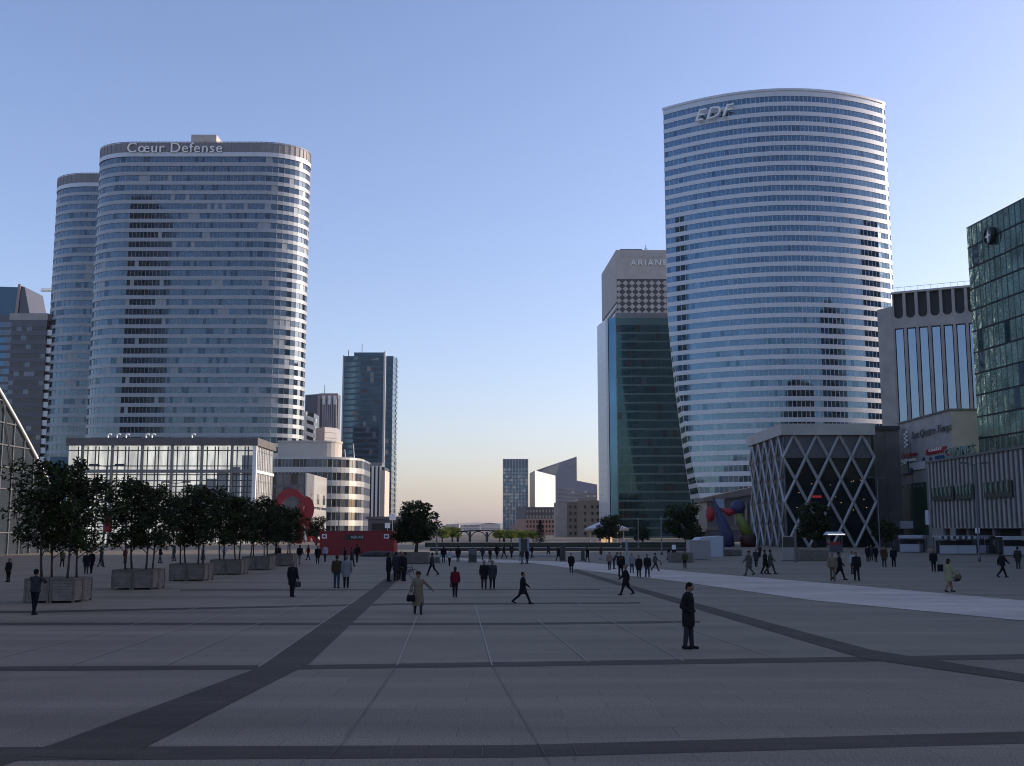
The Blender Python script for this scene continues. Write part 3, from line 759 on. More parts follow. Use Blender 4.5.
# glass tower at right edge
gx0, gy0 = 82.0, 190.0
zt = 57.2
rg = empty('mirror_glass_building', (gx0, gy0, 0), 'green mirrored glass office building with round star emblem at right edge', 'building')
def gwall(y): return gx0 + (gy0 - y) * .11
out = dens([(gx0 - .01, gy0), (gwall(-90), -90.0), (gwall(-90) + 45, -90.0), (gx0 + 45, gy0 + 2)], 1.7, 20)
NF = 15; fh = zt / NF
ribbon(rg, out, 0, fh, NF, .32, .08, 'dark_glass', ['mirror_green', 'mirror_blue', 'teal_glass'], [.93, .05, .02], zt + .2, 21, mull='dark_glass', mw=.14, skip_back=False)
c = PX(988.5, 236, gwall(182.5) - .5)
em = MB(); c0 = Vector((c.x - gx0, c.y - gy0, c.z))
ringo = [(-.45, cos(t) * 1.55, sin(t) * 1.55) for t in [2 * pi * i / 28 for i in range(28)]]
em.rings([[(x, y * q, z * q) for _, y, z in ringo] for x, q in ((.4, 1), (-.3, 1), (-.3, .84), (.35, .84))], cap=False)
eo = em.build('emblem_ring', 'black_paint', rg); eo.location = c0
em = MB(); em.prism([(1.3 * cos(t), 1.3 * sin(t)) for t in [2 * pi * i / 24 for i in range(24)]], 0, .3)
eo = em.build('emblem_disc', 'slate_panel', rg); eo.location = c0 + Vector((.3, 0, 0)); eo.rotation_euler = (0, -pi / 2, 0)
em = MB(); st_ = []
for i in range(8): t = 2 * pi * i / 8; r = 1.2 if i % 2 == 0 else .3; st_.append((r * cos(t), r * sin(t)))
em.prism(st_, .31, .5); eo = em.build('emblem_star', 'white_paint', rg); eo.location = c0 + Vector((.3, 0, 0)); eo.rotation_euler = (0, -pi / 2, 0)

# shopping centre concrete box with signs
XB = 81.0
sc = empty('shopping_centre', (XB, 205, 0), 'concrete shopping centre wall covered with shop signs and raised script name', 'building')
zt = 25.2; Y0, Y1 = 199.0, 226.0
k = MB(); k.box(0, 30, Y0 - 205, Y1 - 205, 0, zt); k.build('wall', 'concrete', sc)
k = MB(); k.box(-.25, 30.2, Y0 - 205 - .25, Y1 - 205, zt, zt + .35); k.build('coping', 'concrete_dark', sc)
def on_wall(u, v, off=.06): q = PX(u, v, XB - off); return q
def board(u0, v0, u1, v1, m, name='sign_board', off=.12, th=.15):
    a = on_wall(u0, v0); b = on_wall(u1, v1); zc0, zc1 = min(a.z, b.z), max(a.z, b.z)
    k = MB(); k.box(-off - th, -off, b.y - 205, a.y - 205, zc0, zc1); return k.build(name, m, sc)
def wall_text(s, u0, v0, u1, hgt, m, name='lettering', off=.3, shear=0.0):
    a = on_wall(u0, v0); b = on_wall(u1, v0)
    return text(s, name, m, sc, (XB - off, a.y, a.z), a.y - b.y, hgt, FACE_LEFT, .08, shear=shear)
wall_text('Les Quatre Temps', 913, 441, 954, 1.9, 'concrete_dark', shear=.3)
k = MB(); q = on_wall(907, 440)                        # wavy emblem beside the name
for i in range(4):
    pts_ = [(-.3, q.y - 205 + 1.6 * (t - .5), q.z - 1.2 + i * .85 + .35 * sin(t * 6.28)) for t in [j / 8 for j in range(9)]]
    k.tube(pts_, .16, 6)
k.build('wave_emblem', 'white_paint', sc)
k = MB(); q = on_wall(910, 436); k.box(-.06, -.01, q.y - 205 - .1, q.y - 205 + .1, 8, 21); k.build('wall_joint', 'concrete_dark', sc)
board(902, 472, 925.5, 461, 'tarp_white'); board(902, 463, 916, 458, 'white_paint', off=.1)
wall_text('Auchan', 903, 458.3, 918, .95, 'sign_red')
board(927, 455, 946.5, 446, 'sign_red'); wall_text('casto', 930, 452, 943, .6, 'white_paint')
board(936, 459.5, 945, 454.6, 'sign_blue'); board(946.5, 459, 953, 452.5, 'sign_red')
for u in (924, 931):
    k = MB(); q = on_wall(u, 459.8); k.prism([(.55 * cos(t), .55 * sin(t)) for t in [2 * pi * i / 14 for i in range(14)]], 0, .15); o = k.build('round_sign', 'sign_blue', sc)
    o.rotation_euler = (0, -pi / 2, 0); o.location = (-.05, q.y - 205, q.z)
board(903, 474.5, 910, 460.5, 'sign_green', off=.3); wall_text('30', 904, 465, 909, 1.1, 'white_paint', off=.5)
board(911, 473, 914, 468, 'sign_blue', off=.3)
# big outlined word standing on the ribbed facade's roof is built with that facade
# green hoarding and entrance below
k = MB(); a = on_wall(897, 521); b = on_wall(926, 482)
k.box(-.4, -.02, b.y - 205, a.y - 205, 2.2, 12.6); k.build('green_hoarding', 'green_sheet', sc)
k = MB()
for i in range(8): y = b.y - 205 + (i + .5) * (a.y - b.y) / 8; k.box(-.5, -.41, y - .35, y + .35, 11.7, 12.2)
k.build('hoarding_lettering', 'pale_green', sc)
k = MB(); q = on_wall(911, 524); k.box(-3, -.1, q.y - 205 - 2.2, q.y - 205 + 2.4, 3.6, 5.1); k.build('entrance_light_box', 'stall_white', sc)

# flat concrete wall joining the lattice building
wl = empty('link_wall', (72.5, 222, 0), 'plain concrete wall panel between lattice building and shop signs', 'wall')
k = MB()
x0, x1 = 70.6, 79.6; 
for i in range(3):
    for j in range(5): k.box(x0 - 72.5 + i * (x1 - x0) / 3 + .04, x0 - 72.5 + (i + 1) * (x1 - x0) / 3 - .04, -.0, 1.0, 23.4 * j / 5 + .04, 23.4 * (j + 1) / 5 - .04)
k.build('wall_panel', 'concrete_dark', wl)
k = MB(); k.box(x0 - 72.5, x1 - 72.5, .12, .9, 0, 23.6); k.build('wall_core', 'concrete_dark', wl)
k = MB(); k.box(x0 - 72.5, x1 - 72.5, -.5, 3, 23.7, 24.5); k.build('roof_slab', 'black_metal', wl)

# ------------------------------------------------------------------ lattice building
LX0, LX1, LY = 52.5, 70.4, 210.0; LZ = 21.6
la = empty('lattice_building', (LX0, LY, 0), 'dark glass building wrapped in white diamond lattice with flat slab roof', 'building')
k = MB(); k.box(.6, LX1 - LX0, .6, 30, 0, LZ); k.build('glazed_wall', 'dark_glass', la)
k = MB(); k.box(-.35, LX1 - LX0 + .1, -.35, 30.5, LZ, LZ + 2.2); k.build('roof_slab', 'concrete_pale', la)
k = MB(); nd = 4; dx = (LX1 - LX0 - .2) / nd; dz = 4.32
for r in range(5):
    z1 = LZ - r * dz; z0 = z1 - dz
    for i in range(nd * 2):
        xa = .1 + i * dx / 2; xb = xa + dx / 2
        up = (i + r) % 2 == 0
        k.bar((xa, .15, z0 if up else z1), (xb, .15, z1 if up else z0), .42)
k.build('lattice', 'lattice_steel', la)
k = MB(); nd = 5; dy = 29.4 / nd
for r in range(5):
    z1 = LZ - r * dz; z0 = z1 - dz
    for i in range(nd * 2):
        ya = .4 + i * dy / 2; yb = ya + dy / 2; up = (i + r) % 2 == 0
        k.bar((.1, ya, z0 if up else z1), (.1, yb, z1 if up else z0), .40)
k.build('side_lattice', 'lattice_steel', la)
k = MB(); k.box(.62, LX1 - LX0 - .5, .45, .58, LZ - 4.4, LZ - .02); k.build('ceiling_panel', 'slate_panel', la)
k = MB(); k.box(.5, .59, .8, 29.8, 0, LZ - .02); k.build('side_screen', 'slate_panel', la)
k = MB(); q = P(816, 496.5, LY); k.box(q.x - LX0 - 1.2, q.x - LX0 + 1.2, .5, .59, q.z - .22, q.z + .22); k.build('neon_sign', 'red_neon', la)
rr = random.Random(5)
for i in range(16):
    u, v = rr.uniform(797, 868), rr.uniform(476, 512); q = P(u, v, LY + .5); k = MB(); k.box(q.x - LX0 - .05, q.x - LX0 + .05, .5, .59, q.z - .05, q.z + .05); k.build('ceiling_lamp', 'warm_lamp', la)

# ------------------------------------------------------------------ ribbed facade of the mall
RX = 69.0; RY0, RY1 = -60.0, 180.0
rb = empty('ribbed_mall_facade', (RX, RY1, 0), 'low ribbed concrete mall front with dark green display windows above the market stalls', 'building')
zt = 14.3
k = MB(); k.box(0, 12, RY0 - RY1, 0, 3.6, zt); k.build('wall', 'concrete', rb)
k = MB(); k.box(-.35, 12, RY0 - RY1, .2, zt, zt + .35); k.build('coping', 'concrete_dark', rb)
k = MB(); k.box(4, 12, RY0 - RY1, -.1, 0, 3.6); k.build('shop_recess', 'dark_void', rb)
NR = 60
for i in range(NR):
    y = -1.0 - i * 1.5
    k = MB(); k.box(-.22, -.01, y - .16, y + .16, 3.7, zt - .02); k.build('rib', 'concrete_dark', rb)
for y in range(-4, -230, -9):
    k = MB(); k.box(.6, 1.4, y - .4, y + .4, 0, 3.59); k.build('column', 'concrete_dark', rb)
for u0, u1, v0, v1 in ((933, 953.5, 486, 503), (957, 973.5, 484.5, 502), (985, 1012, 480, 500.5)):
    a = PX(u0, v1, RX - .3); b = PX(u1, v0, RX - .3); k = MB(); k.box(-.40, -.24, b.y - RY1, a.y - RY1, min(a.z, b.z) + .3, max(a.z, b.z)); wo = k.build('display_window', 'green_dark', rb)
    for i in range(5):
        y = b.y - RY1 + (i + .6) * (a.y - b.y) / 5.2; k = MB(); zz = a.z + 1.0
        k.tube([(-.48, y, zz), (-.48, y + .15, zz + .9), (-.48, y - .05, zz + 1.7)], [.10, .22, .08], 6); k.build('mannequin_shape', 'pale_green', wo, loc=None)
a = PX(952, 461.5, RX + 2); b = PX(982, 455, RX + 2)
text('CUISINES', 'roof_lettering', 'pale_green', rb, (RX + 1, a.y, zt + .4), a.y - b.y, 1.6, FACE_LEFT, .2)
q = PX(930.5, 513, RX); k = MB(); k.box(-.6, -.25, q.y - RY1 - .6, q.y - RY1 + .8, 4.2, 6.6); k.build('notice_board', 'stall_white', rb)

# low shop front beyond the lattice building, under the curved tower
ow = empty('canopy_building', (62, 300, 0), 'low building with sloping dark roof and coloured window strips under the curved tower', 'building')
k = MB(); xa, xb = XU(706, 300) - 62, XU(770, 300) - 62
k.extr([(xa, 0, 0), (xb, 0, 0), (xb, 0, ZV(483, 300)), (xa, 0, ZV(498, 300))], (0, 14, 0)); k.build('wall', 'slate_panel', ow)
k = MB(); k.extr([(xa - 1, -1, ZV(502, 300)), (xb, -1, ZV(492, 300)), (xb, -1, ZV(483, 300)), (xa - 1, -1, ZV(498, 300))], (0, 16, 0)); k.build('sloping_roof', 'concrete_dark', ow)
for i in range(14):
    x = xa + (xb - xa) * (.42 + i * .042); m = ['concrete_warm', 'window_grey', 'pale_green', 'slate_glass'][i % 4]
    k = MB(); k.box(x, x + .55, -.1, -.01, 4.5, ZV(503, 300)); k.build('window_strip', m, ow)
q = P(720, 503.5, 298.8); k = MB(); k.box(q.x - 62 - 1.2, q.x - 62 + 1.2, -1.2, -1.05, q.z - 1.2, q.z + 1.2); k.build('blue_poster', 'sign_blue_pale', ow)
k = MB(); k.box(xa, xb, -.3, -.02, 3.2, 4.2); k.build('fascia', 'concrete_dark', ow)

# ------------------------------------------------------------------ far middle group
def fx(u, Y): return XU(u, Y, 500)
Y = 1300
t = empty('far_grey_tower', (fx(503, Y), Y, 0), 'far grey tower with fine vertical lines at centre of the skyline', 'tower')
ox = t.location.x; zt = ZV(459, Y); x1 = fx(528, Y) - ox
ribbon(t, dens([(ox, Y), (ox + x1, Y), (ox + x1, Y + 26), (ox, Y + 26)], 3, 20), 0, 4.2, int((zt - 10) / 4.2), 1.3, .2, 'blue_panel', ['blue_glass', 'pale_glass'], [.75, .25], zt, 41)
k = MB()
for i in range(9): k.box(x1 * i / 8 - .3, x1 * i / 8 + .3, -.6, .1, 0, zt + .3)
k.build('vertical_fin', 'grey_tile', t)
Y = 1320
t = empty('pointed_tower', (fx(540, Y), Y, 0), 'far slate tower with steep pointed roofline behind the white wedge', 'tower')
ox = t.location.x; k = MB()
k.extr([(fx(533, Y) - ox, 0, 0), (fx(577, Y) - ox, 0, 0), (fx(577, Y) - ox, 0, ZV(456.5, Y)), (fx(537, Y) - ox, 0, ZV(470, Y))], (0, 30, 0)); k.build('wall', 'slate_blue', t)
k = MB(); k.extr([(fx(577, Y) - ox + .05, 2, 0), (fx(597.5, Y) - ox, 2, 0), (fx(597.5, Y) - ox, 2, ZV(484.5, Y)), (fx(577, Y) - ox + .05, 2, ZV(480.5, Y))], (0, 26, 0)); k.build('wing', 'slate_blue', t)
rr = random.Random(9); 
for j in range(9):
    z = 10 + j * 5.0; k = MB(); k.box(fx(558, Y) - ox, fx(596.5, Y) - ox if z < 50 else fx(576, Y) - ox, -.3, 1.9, z, z + 2); k.build('window_band', 'slate_glass', t)
for i in range(14):
    u = rr.uniform(560, 595); z = 12 + 5 * rr.randrange(8); k = MB(); k.box(fx(u, Y) - ox, fx(u, Y) - ox + 2.6, -.5, -.31, z + .1, z + 1.9); k.build('pale_window', 'white_glass', t)
k = MB(); k.extr([(fx(541, Y) - ox, -.4, ZV(470, Y)), (fx(556, Y) - ox, -.4, ZV(475, Y)), (fx(560, Y) - ox, -.4, ZV(463.5, Y)), (fx(541, Y) - ox, -.4, ZV(470.2, Y))], (0, .3, 0)); k.build('glazed_gable', 'pale_glass', t)
k = MB(); q = P(570.5, 465, Y); k.tube([(q.x - ox + 4 * cos(a), -.6, q.z + 2 * sin(a)) for a in [2 * pi * i / 12 for i in range(13)]], .35, 5); k.build('oval_emblem', 'pale_glass', t)
Y = 1150
t = empty('white_wedge_building', (fx(535, Y), Y, 0), 'bright sunlit white wedge-shaped building far at skyline centre', 'building')
ox = t.location.x; zt = ZV(470.5, Y); za = ZV(475.5, Y + 16)
xl, xr = fx(530, Y) - ox, fx(555.5, Y + 20) - ox
k = MB(); k.add([(xl, 14, 0), (0, 0, 0), (xr, 20, 0), (xr - 4, 40, 0), (xl, 14, zt - 2), (0, 0, zt), (xr, 20, za), (xr - 4, 40, za)],
      [(0, 1, 5, 4), (1, 2, 6, 5), (2, 3, 7, 6), (3, 0, 4, 7), (4, 5, 6, 7), (3, 2, 1, 0)]); k.build('wall', 'white_paint', t)
k = MB(); k.add([(xl - .1, 13.8, 0), (-.1, -.3, 0), (-.1, -.3, zt - .2), (xl - .1, 13.8, zt - 2.2)], [(0, 1, 2, 3)]); k.build('shaded_glazing', 'slate_glass', t)
k = MB()
for j in range(9): 
    z = 6 + j * 6; k.add([(.1, -.2, z), (xr - .1, 19.8, z), (xr - .1, 19.8, z + .7), (.1, -.2, z + .7)], [(0, 1, 2, 3)])
k.build('panel_joint', 'atrium_white', t)
Y = 640
t = empty('brick_building', (fx(525, Y), Y, 0), 'pink brick apartment building with dark mansard roof at skyline centre', 'building')
ox = t.location.x; x1 = fx(556, Y) - ox; xl = fx(516, Y + 14) - ox; zw = ZV(519, Y); zt = ZV(507, Y)
k = MB(); k.prism([(0, 0), (x1, 0), (x1, 18), (xl, 22), (xl, 14)], 0, zw); k.build('wall', 'brick', t)
k = MB(); k.rings([[(0, 0, zw), (x1, 0, zw), (x1, 18, zw), (xl, 22, zw), (xl, 14, zw)], [(.7, 1.5, zt), (x1 - .7, 1.5, zt), (x1 - .7, 16, zt), (xl + .7, 20, zt), (xl + .7, 14, zt)]]); k.build('mansard_roof', 'slate_roof', t)
for j in range(4):
    for i in range(9):
        k = MB(); x = 1 + i * (x1 - 1.5) / 9; z = zw - 2.3 - j * 2.75; k.box(x, x + .95, -.06, -.01, z, z + 1.5); k.build('window', 'window_dark', t)
for j in range(2):
    for i in range(9):
        k = MB(); x = 1 + i * (x1 - 1.5) / 9; z = zw + .7 + j * 3.2; k.box(x, x + .9, .1 + j * .6, .9 + j * .6, z, z + 1.5); k.build('dormer', 'concrete_pale', t)
k = MB(); k.box(-.2, x1 + .1, -.25, -.02, zw - .3, zw + .2); k.build('cornice', 'cream', t)
k = MB(); k.prism([(xl - 4, 16), (xl - .1, 14.5), (xl - .1, 26), (xl - 4, 26)], 0, zw - 3); k.build('side_wing', 'pink_tile', t)
Y = 480
t = empty('concrete_apartment_block', (fx(567, Y), Y, 0), 'brownish concrete apartment block with rounded left end and stacked windows', 'building')
ox = t.location.x; zt = ZV(502.5, Y); x0 = fx(555, Y) - ox; x1 = fx(577, Y) - ox; x2 = fx(603, Y) - ox; zt2 = ZV(500.5, Y)
k = MB(); pts = [(x0 + 2.6 + 2.6 * cos(a), 2.6 + 2.6 * sin(a)) for a in [pi + (pi / 2) * i / 8 for i in range(9)]]
k.prism(pts + [(0, 0), (0, 14), (x0, 14)], 0, zt); k.build('rounded_wall', 'concrete', t)
k = MB(); k.box(.02, x1, .5, 14, 0, zt + .3); k.build('wall', 'concrete_warm', t)
k = MB(); k.box(x1 + .02, x2, -.6, 14, 0, zt2); k.build('front_wall', 'concrete_warm', t)
for j in range(5):
    for x in (1.0, x1 - 1.3, x1 + 3, x1 + 6.2, x1 + 8.5):
        k = MB(); z = zt - 2.6 - j * 2.9; y = .5 if x < x1 else -.6; k.box(x, x + 1.0, y - .06, y - .01, z, z + 1.4); k.build('window', 'window_dark', t)
# small distant building and white slabs on the left of the axis
Y = 1500
t = empty('distant_block', (fx(453, Y), Y, 0), 'faint grey distant building low on the horizon left of centre', 'building')
k = MB(); w2 = fx(460, Y) - fx(447, Y); k.box(-w2 / 2, w2 / 2, 0, 20, 0, ZV(525, Y)); k.build('wall', 'town', t)
k = MB(); k.box(-w2 / 2 - .3, w2 / 2 + .3, -.3, 20, ZV(525, Y), ZV(525, Y) + .8); k.build('roof', 'slate_roof', t)
rr = random.Random(77)
labels_far = ['tiny pale building under the left hills', 'tiny grey building under the hills near the grey tower', 'small low white building on the horizon left of lime trees', 'small tan building on the horizon behind the footbridge']
for i, (u, hgt, wd, Y) in enumerate(((466, 10, 40, 2600), (478, 12, 60, 2900), (490, 14, 45, 2400), (472, 8, 30, 2000))):
    t = empty('distant_house', (fx(u, Y), Y, 0), labels_far[i], 'building')
    k = MB(); k.box(-wd / 2, wd / 2, 0, 18, 0, hgt); k.build('wall', 'town', t)
    k = MB(); k.extr([(-wd / 2 - .5, -.5, hgt), (wd / 2 + .5, -.5, hgt), (0, -.5, hgt + 3.5)], (0, 19, 0)); k.build('roof', 'slate_roof', t)

# towers beside the frame that the curved tower and the lettered tower mirror
for (x0, x1, y0, y1, hh, sd_, lab) in ((-234, -207, 213, 247, 192, 61, 'dark slab tower mirrored in the left ends of the curved tower and the lettered tower'), (246, 300, 284, 326, 142, 62, 'dark stepped tower mirrored in the right end of the curved tower'), (206, 262, 160, 214, 112, 63, 'lower dark block mirrored in the lower right panes of the curved tower')):
    t = empty('dark_tower', (x0, y0, 0), lab, 'tower')
    ribbon(t, [(x0, y0), (x1, y0), (x1, y1), (x0, y1)], 0, 4.0, int(hh / 4) - 1, 1.4, .2, 'blue_panel', ['dark_glass', 'blue_glass'], [.45, .55], hh, sd_, skip_back=False)
    k = MB(); k.box((x1 - x0) * .3, (x1 - x0) * .7, 6, 20, hh, hh + 7); k.build('roof_plant_room', 'blue_panel', t)
# ------------------------------------------------------------------ trees
def leaves(mb, rng, clumps, per, size, squash=1.0):
    for (c, r) in clumps:
        c = Vector(c)
        for _ in range(per):
            while True:
                d = Vector((rng.uniform(-1, 1), rng.uniform(-1, 1), rng.uniform(-1, 1)))
                if .25 < d.length < 1: break
            p = c + Vector((d.x * r, d.y * r, d.z * r * squash))
            a = Vector((rng.uniform(-1, 1), rng.uniform(-1, 1), rng.uniform(-.6, .6))).normalized()
            b = a.cross(Vector((rng.uniform(-1, 1), rng.uniform(-1, 1), rng.uniform(-1, 1)))).normalized()
            s = size * rng.uniform(.6, 1.3)
            mb.add([p - a * s, p - b * s * .45, p + a * s, p + b * s * .45], [(0, 1, 2, 3)])
def young_tree(seed, H=5.4, R=1.55, base=1.5):
    rng = random.Random(seed); t = MB(); cl = []
    lean = Vector((rng.uniform(-.25, .25), rng.uniform(-.25, .25), 0))
    top = Vector((lean.x, lean.y, H * .8))
    t.tube([(0, 0, 0), lean * .3 + Vector((0, 0, base)), lean * .7 + Vector((0, 0, H * .55)), top], [.065, .055, .04, .012], 7)
    for i in range(17):
        z = base + .3 + (H - base - .9) * i / 17; ang = i * 2.4 + rng.uniform(-.4, .4)
        L = R * (.5 + .55 * sin(pi * (z - base + .6) / (H - base + .9))) * rng.uniform(.75, 1.15)
        s = lean * (z / H) + Vector((0, 0, z)); e = s + Vector((cos(ang) * L, sin(ang) * L, rng.uniform(.15, .7)))
        m = s.lerp(e, .5) + Vector((0, 0, .18)); t.tube([s, m, e], [.028, .02, .008], 5)
        cl += [(e, rng.uniform(.38, .58)), (m + Vector((rng.uniform(-.2, .2), rng.uniform(-.2, .2), .15)), rng.uniform(.36, .55)), (s.lerp(e, .8) + Vector((0, 0, .4)), rng.uniform(.3, .48))]
    cl += [(top + Vector((rng.uniform(-.3, .3), rng.uniform(-.3, .3), .1 + .25 * j)), .40) for j in range(3)]
    c = MB(); leaves(c, rng, cl, 46, .115, .75)
    return t, c
def big_tree(seed, H, R, base, per=60, size=.22, squash=.8):
    rng = random.Random(seed); t = MB(); cl = []
    t.tube([(0, 0, 0), (.1, 0, base), (.05, .1, H * .6)], [.24, .19, .08], 9)
    for i in range(26):
        ang = i * 2.4 + rng.uniform(-.3, .3); z = base + (H - base) * rng.uniform(.05, .82)
        q = (z - base) / (H - base); L = R * math.sqrt(max(.08, 1 - (q * 1.25 - .45) ** 2)) * rng.uniform(.6, .98)
        s = Vector((0, 0, base * .8 + z * .2)); e = Vector((cos(ang) * L, sin(ang) * L, z + rng.uniform(0, .5)))
        t.tube([s, s.lerp(e, .5) + Vector((0, 0, .3)), e], [.08, .05, .015], 5)
        cl += [(e, R * rng.uniform(.22, .34)), (s.lerp(e, .6) + Vector((0, 0, .4)), R * rng.uniform(.22, .34))]
    cl += [((0, 0, H - R * .3), R * .35), ((R * .3, 0, H - R * .45), R * .3)]
    c = MB(); leaves(c, rng, cl, per, size, squash)
    return t, c
def put_tree(tc, loc, label, leaf='leaf_dark', group=None, cat='tree', rz=0, name='tree', sc=1):
    r = empty(name, loc, label, cat, group, rz); r.scale = (sc, sc, sc)
    tc[0].build('trunk', 'bark', r, smooth=True); tc[1].build('crown', leaf, r)
    return r

# wooden planters in the left row, each with four young trees
ORD = ['nearest', 'second', 'third', 'fourth', 'fifth', 'sixth']
PY = [52.6, 64.0, 74.7, 84.8, 94.7, 104.6]
def planter_mesh(root, W, D, Hh, nx, ny, m1='wood_grey', m2='wood_grey_dark'):
    for i in range(nx):
        for j in range(ny):
            x0, x1 = -W + W * i / nx + .02, -W + W * (i + 1) / nx - .02; y0, y1 = D * j / ny + .02, D * (j + 1) / ny - .02
            k = MB(); n = 7
            for q in range(n):
                z = .1 + (Hh - .16) * q / n; z1 = z + (Hh - .16) / n - .012
                k.box(x0 + .05, x1 - .05, y0 + .03, y0 + .06, z, z1); k.box(x1 - .06, x1 - .03, y0 + .06, y1 - .05, z, z1); k.box(x0 + .03, x0 + .06, y0 + .06, y1 - .05, z, z1)
                k.box(x0 + .05, x1 - .05, y1 - .06, y1 - .03, z, z1)
            k.build('slatted_box', m1, root)
            k = MB()
            for x in (x0 + .05, x1 - .05):
                for y in (y0 + .05, y1 - .05): k.box(x - .055, x + .055, y - .055, y + .055, 0, Hh + .015)
            k.box(x0, x1, y0 - .01, y0 + .1, Hh - .06, Hh + .03); k.box(x0, x1, y1 - .1, y1 + .01, Hh - .06, Hh + .03)
            k.box(x0 - .01, x0 + .1, y0 + .11, y1 - .11, Hh - .06, Hh + .03); k.box(x1 - .1, x1 + .01, y0 + .11, y1 - .11, Hh - .06, Hh + .03)
            k.build('box_frame', m2, root)
            k = MB(); k.box(x0 + .08, x1 - .08, y0 + .08, y1 - .08, .3, Hh - .1); k.build('soil', 'soil', root)
proto = empty('wooden_planter', (-20.9, PY[0], 0), 'grey slatted wooden planter nearest the camera in the left row', 'planter', 'wooden planters in the left row')
planter_mesh(proto, 2.45, 2.3, 1.12, 2, 2)
tp = [young_tree(s, H=5.0 + .22 * (s % 3), R=1.5, base=.75) for s in (1, 2, 3)]
tproto = []
POSN = [('front left', -1.84, .58), ('front right', -.62, .58), ('back left', -1.84, 1.72), ('back right', -.62, 1.72)]
rt = random.Random(8)
for i, y in enumerate(PY):
    if i: o = copy_tree(proto); o.location = (-20.9, y, 0); o['label'] = f'grey slatted wooden planter, {ORD[i]} from the camera in the left row'
    for j, (nm, dx, dy) in enumerate(POSN):
        kidx = (i + j) % 3
        lb_ = f'young dark-leaved tree at the {nm} of the {ORD[i]} wooden planter in the left row'
        loc = (-20.9 + dx, y + dy, 1.02)
        if len(tproto) <= kidx and kidx == len(tproto):
            r = put_tree(tp[kidx], loc, lb_, group='young trees in the wooden planters', name='young_tree'); tproto.append(r)
        else:
            r = copy_tree(tproto[min(kidx, len(tproto) - 1)]); r['label'] = lb_; r.location = loc
        r.rotation_euler = (0, 0, rt.uniform(0, 6.28)); s = rt.uniform(.88, 1.08); r.scale = (s, s, s * (1.06, 1.02, 1.0, .96, .92, .86)[i])

# other trees
bt1 = big_tree(21, 6.4, 2.7, .9, per=110, size=.2)
put_tree(bt1, (XU(417, 132), 132, .75), 'big round dark tree right of the red pavilion', cat='tree', name='round_tree')
bt2 = big_tree(22, 7.8, 3.6, 1.0, per=110, size=.24)
put_tree(bt2, (XU(684, 185), 185, .3), 'big dark tree before the foot of the teal glass tower', name='broad_tree')
bt3 = big_tree(23, 7.8, 2.9, 1.0, per=100, size=.22)
put_tree(bt3, (XU(812, 180), 180, .4), 'dark tree before the left half of the lattice building', name='broad_tree')
bt4 = big_tree(24, 6.6, 3.0, 1.0, per=110, size=.22)
put_tree(bt4, (XU(608, 238), 238, .1), 'dark tree in front of the carousel', name='broad_tree')
bt5 = big_tree(25, 6.4, 2.2, 1.4, per=50, size=.2)
put_tree(bt5, (XU(318, 230), 230, .1), 'thin dark tree between red sculpture and red pavilion', name='small_tree')
bt6 = big_tree(26, 4.2, 1.6, 1.2, per=40, size=.16)
put_tree(bt6, (XU(641, 205), 205, .1), 'small dark tree left of the big tree before the glass tower', name='small_tree')
bt7 = big_tree(27, 5.0, 2.4, 1.0, per=50, size=.2)
put_tree(bt7, (XU(882, 200), 200, .1), 'low dark tree at the foot of the concrete link wall', name='small_tree')
lime = big_tree(31, 4.3, 2.5, .9, per=110, size=.17)
for u, Y, lab in ((500, 296, 'lime green clipped tree, leftmost of the group under the grey far tower'), (511, 290, 'lime green clipped tree, second from left under the grey far tower'),
                  (522, 300, 'lime green clipped tree, third from left under the brick building'), (533, 293, 'yellowish clipped tree beside the dark conifer'),
                  (443, 296, 'olive clipped tree beside the round dark tree'), (453, 300, 'olive clipped tree left of the footbridge')):
    put_tree(lime, (XU(u, Y), Y, 0), lab, leaf='leaf_lime', group='clipped lime green trees beyond the plaza', name='clipped_tree', rz=u * .7, sc=.74 + .022 * (u * 7 % 13))
rng = random.Random(6); t_ = MB(); t_.tube([(0, 0, 0), (0, 0, 5)], [.15, .03], 7); c_ = MB()
for i in range(14):
    z = .6 + i * .36; r = 1.5 * (1 - i / 15.0)
    leaves(c_, rng, [((r * .6 * cos(a + i), r * .6 * sin(a + i), z), .25 + r * .3) for a in (0, 1.57, 3.14, 4.71)], 26, .14, .6)
put_tree((t_, c_), (XU(540, 240), 240, .0), 'dark blue-green conifer before the brick building', leaf='leaf_conifer', name='conifer')
# stone planters
def stone_planter(u0, u1, v, h, label):
    a = G(u0, v); b = G(u1, v); r = empty('stone_planter', ((a.x + b.x) / 2, a.y, 0), label, 'planter'); w_ = (b.x - a.x) / 2
    k = MB(); k.rings([[(-w_ * s, 0 - e, z), (w_ * s, 0 - e, z), (w_ * s, 2.4 + e, z), (-w_ * s, 2.4 + e, z)] for s, e, z in ((.95, -.05, 0), (1, 0, .12), (1, 0, h), (.93, -.12, h), (.93, -.12, h - .12))]); k.build('trough', 'wood_grey_dark', r)
    k = MB(); k.box(-w_ * .92, w_ * .92, .14, 2.26, h - .4, h - .1); k.build('soil', 'soil', r)
    k = MB(); nn = max(2, int(w_ * 2 / 1.1))
    for i in range(nn + 1): x = -w_ + 2 * w_ * i / nn; k.box(x - .05, x + .05, -.03, .02, .03, h - .02)
    k.build('edge_post', 'wood_grey', r)
    return r
stone_planter(396, 428, 564, 1.15, 'grey box planter under the big round tree right of the red pavilion')
stone_planter(671, 693, 562.5, 1.0, 'grey box planter beside the metal cabin under the dark tree')
stone_planter(800, 829, 561, 1.2, 'grey box planter before the lattice building, right of the sign column')
stone_planter(724, 742, 556, .8, 'long low grey planter right of the white marquee')

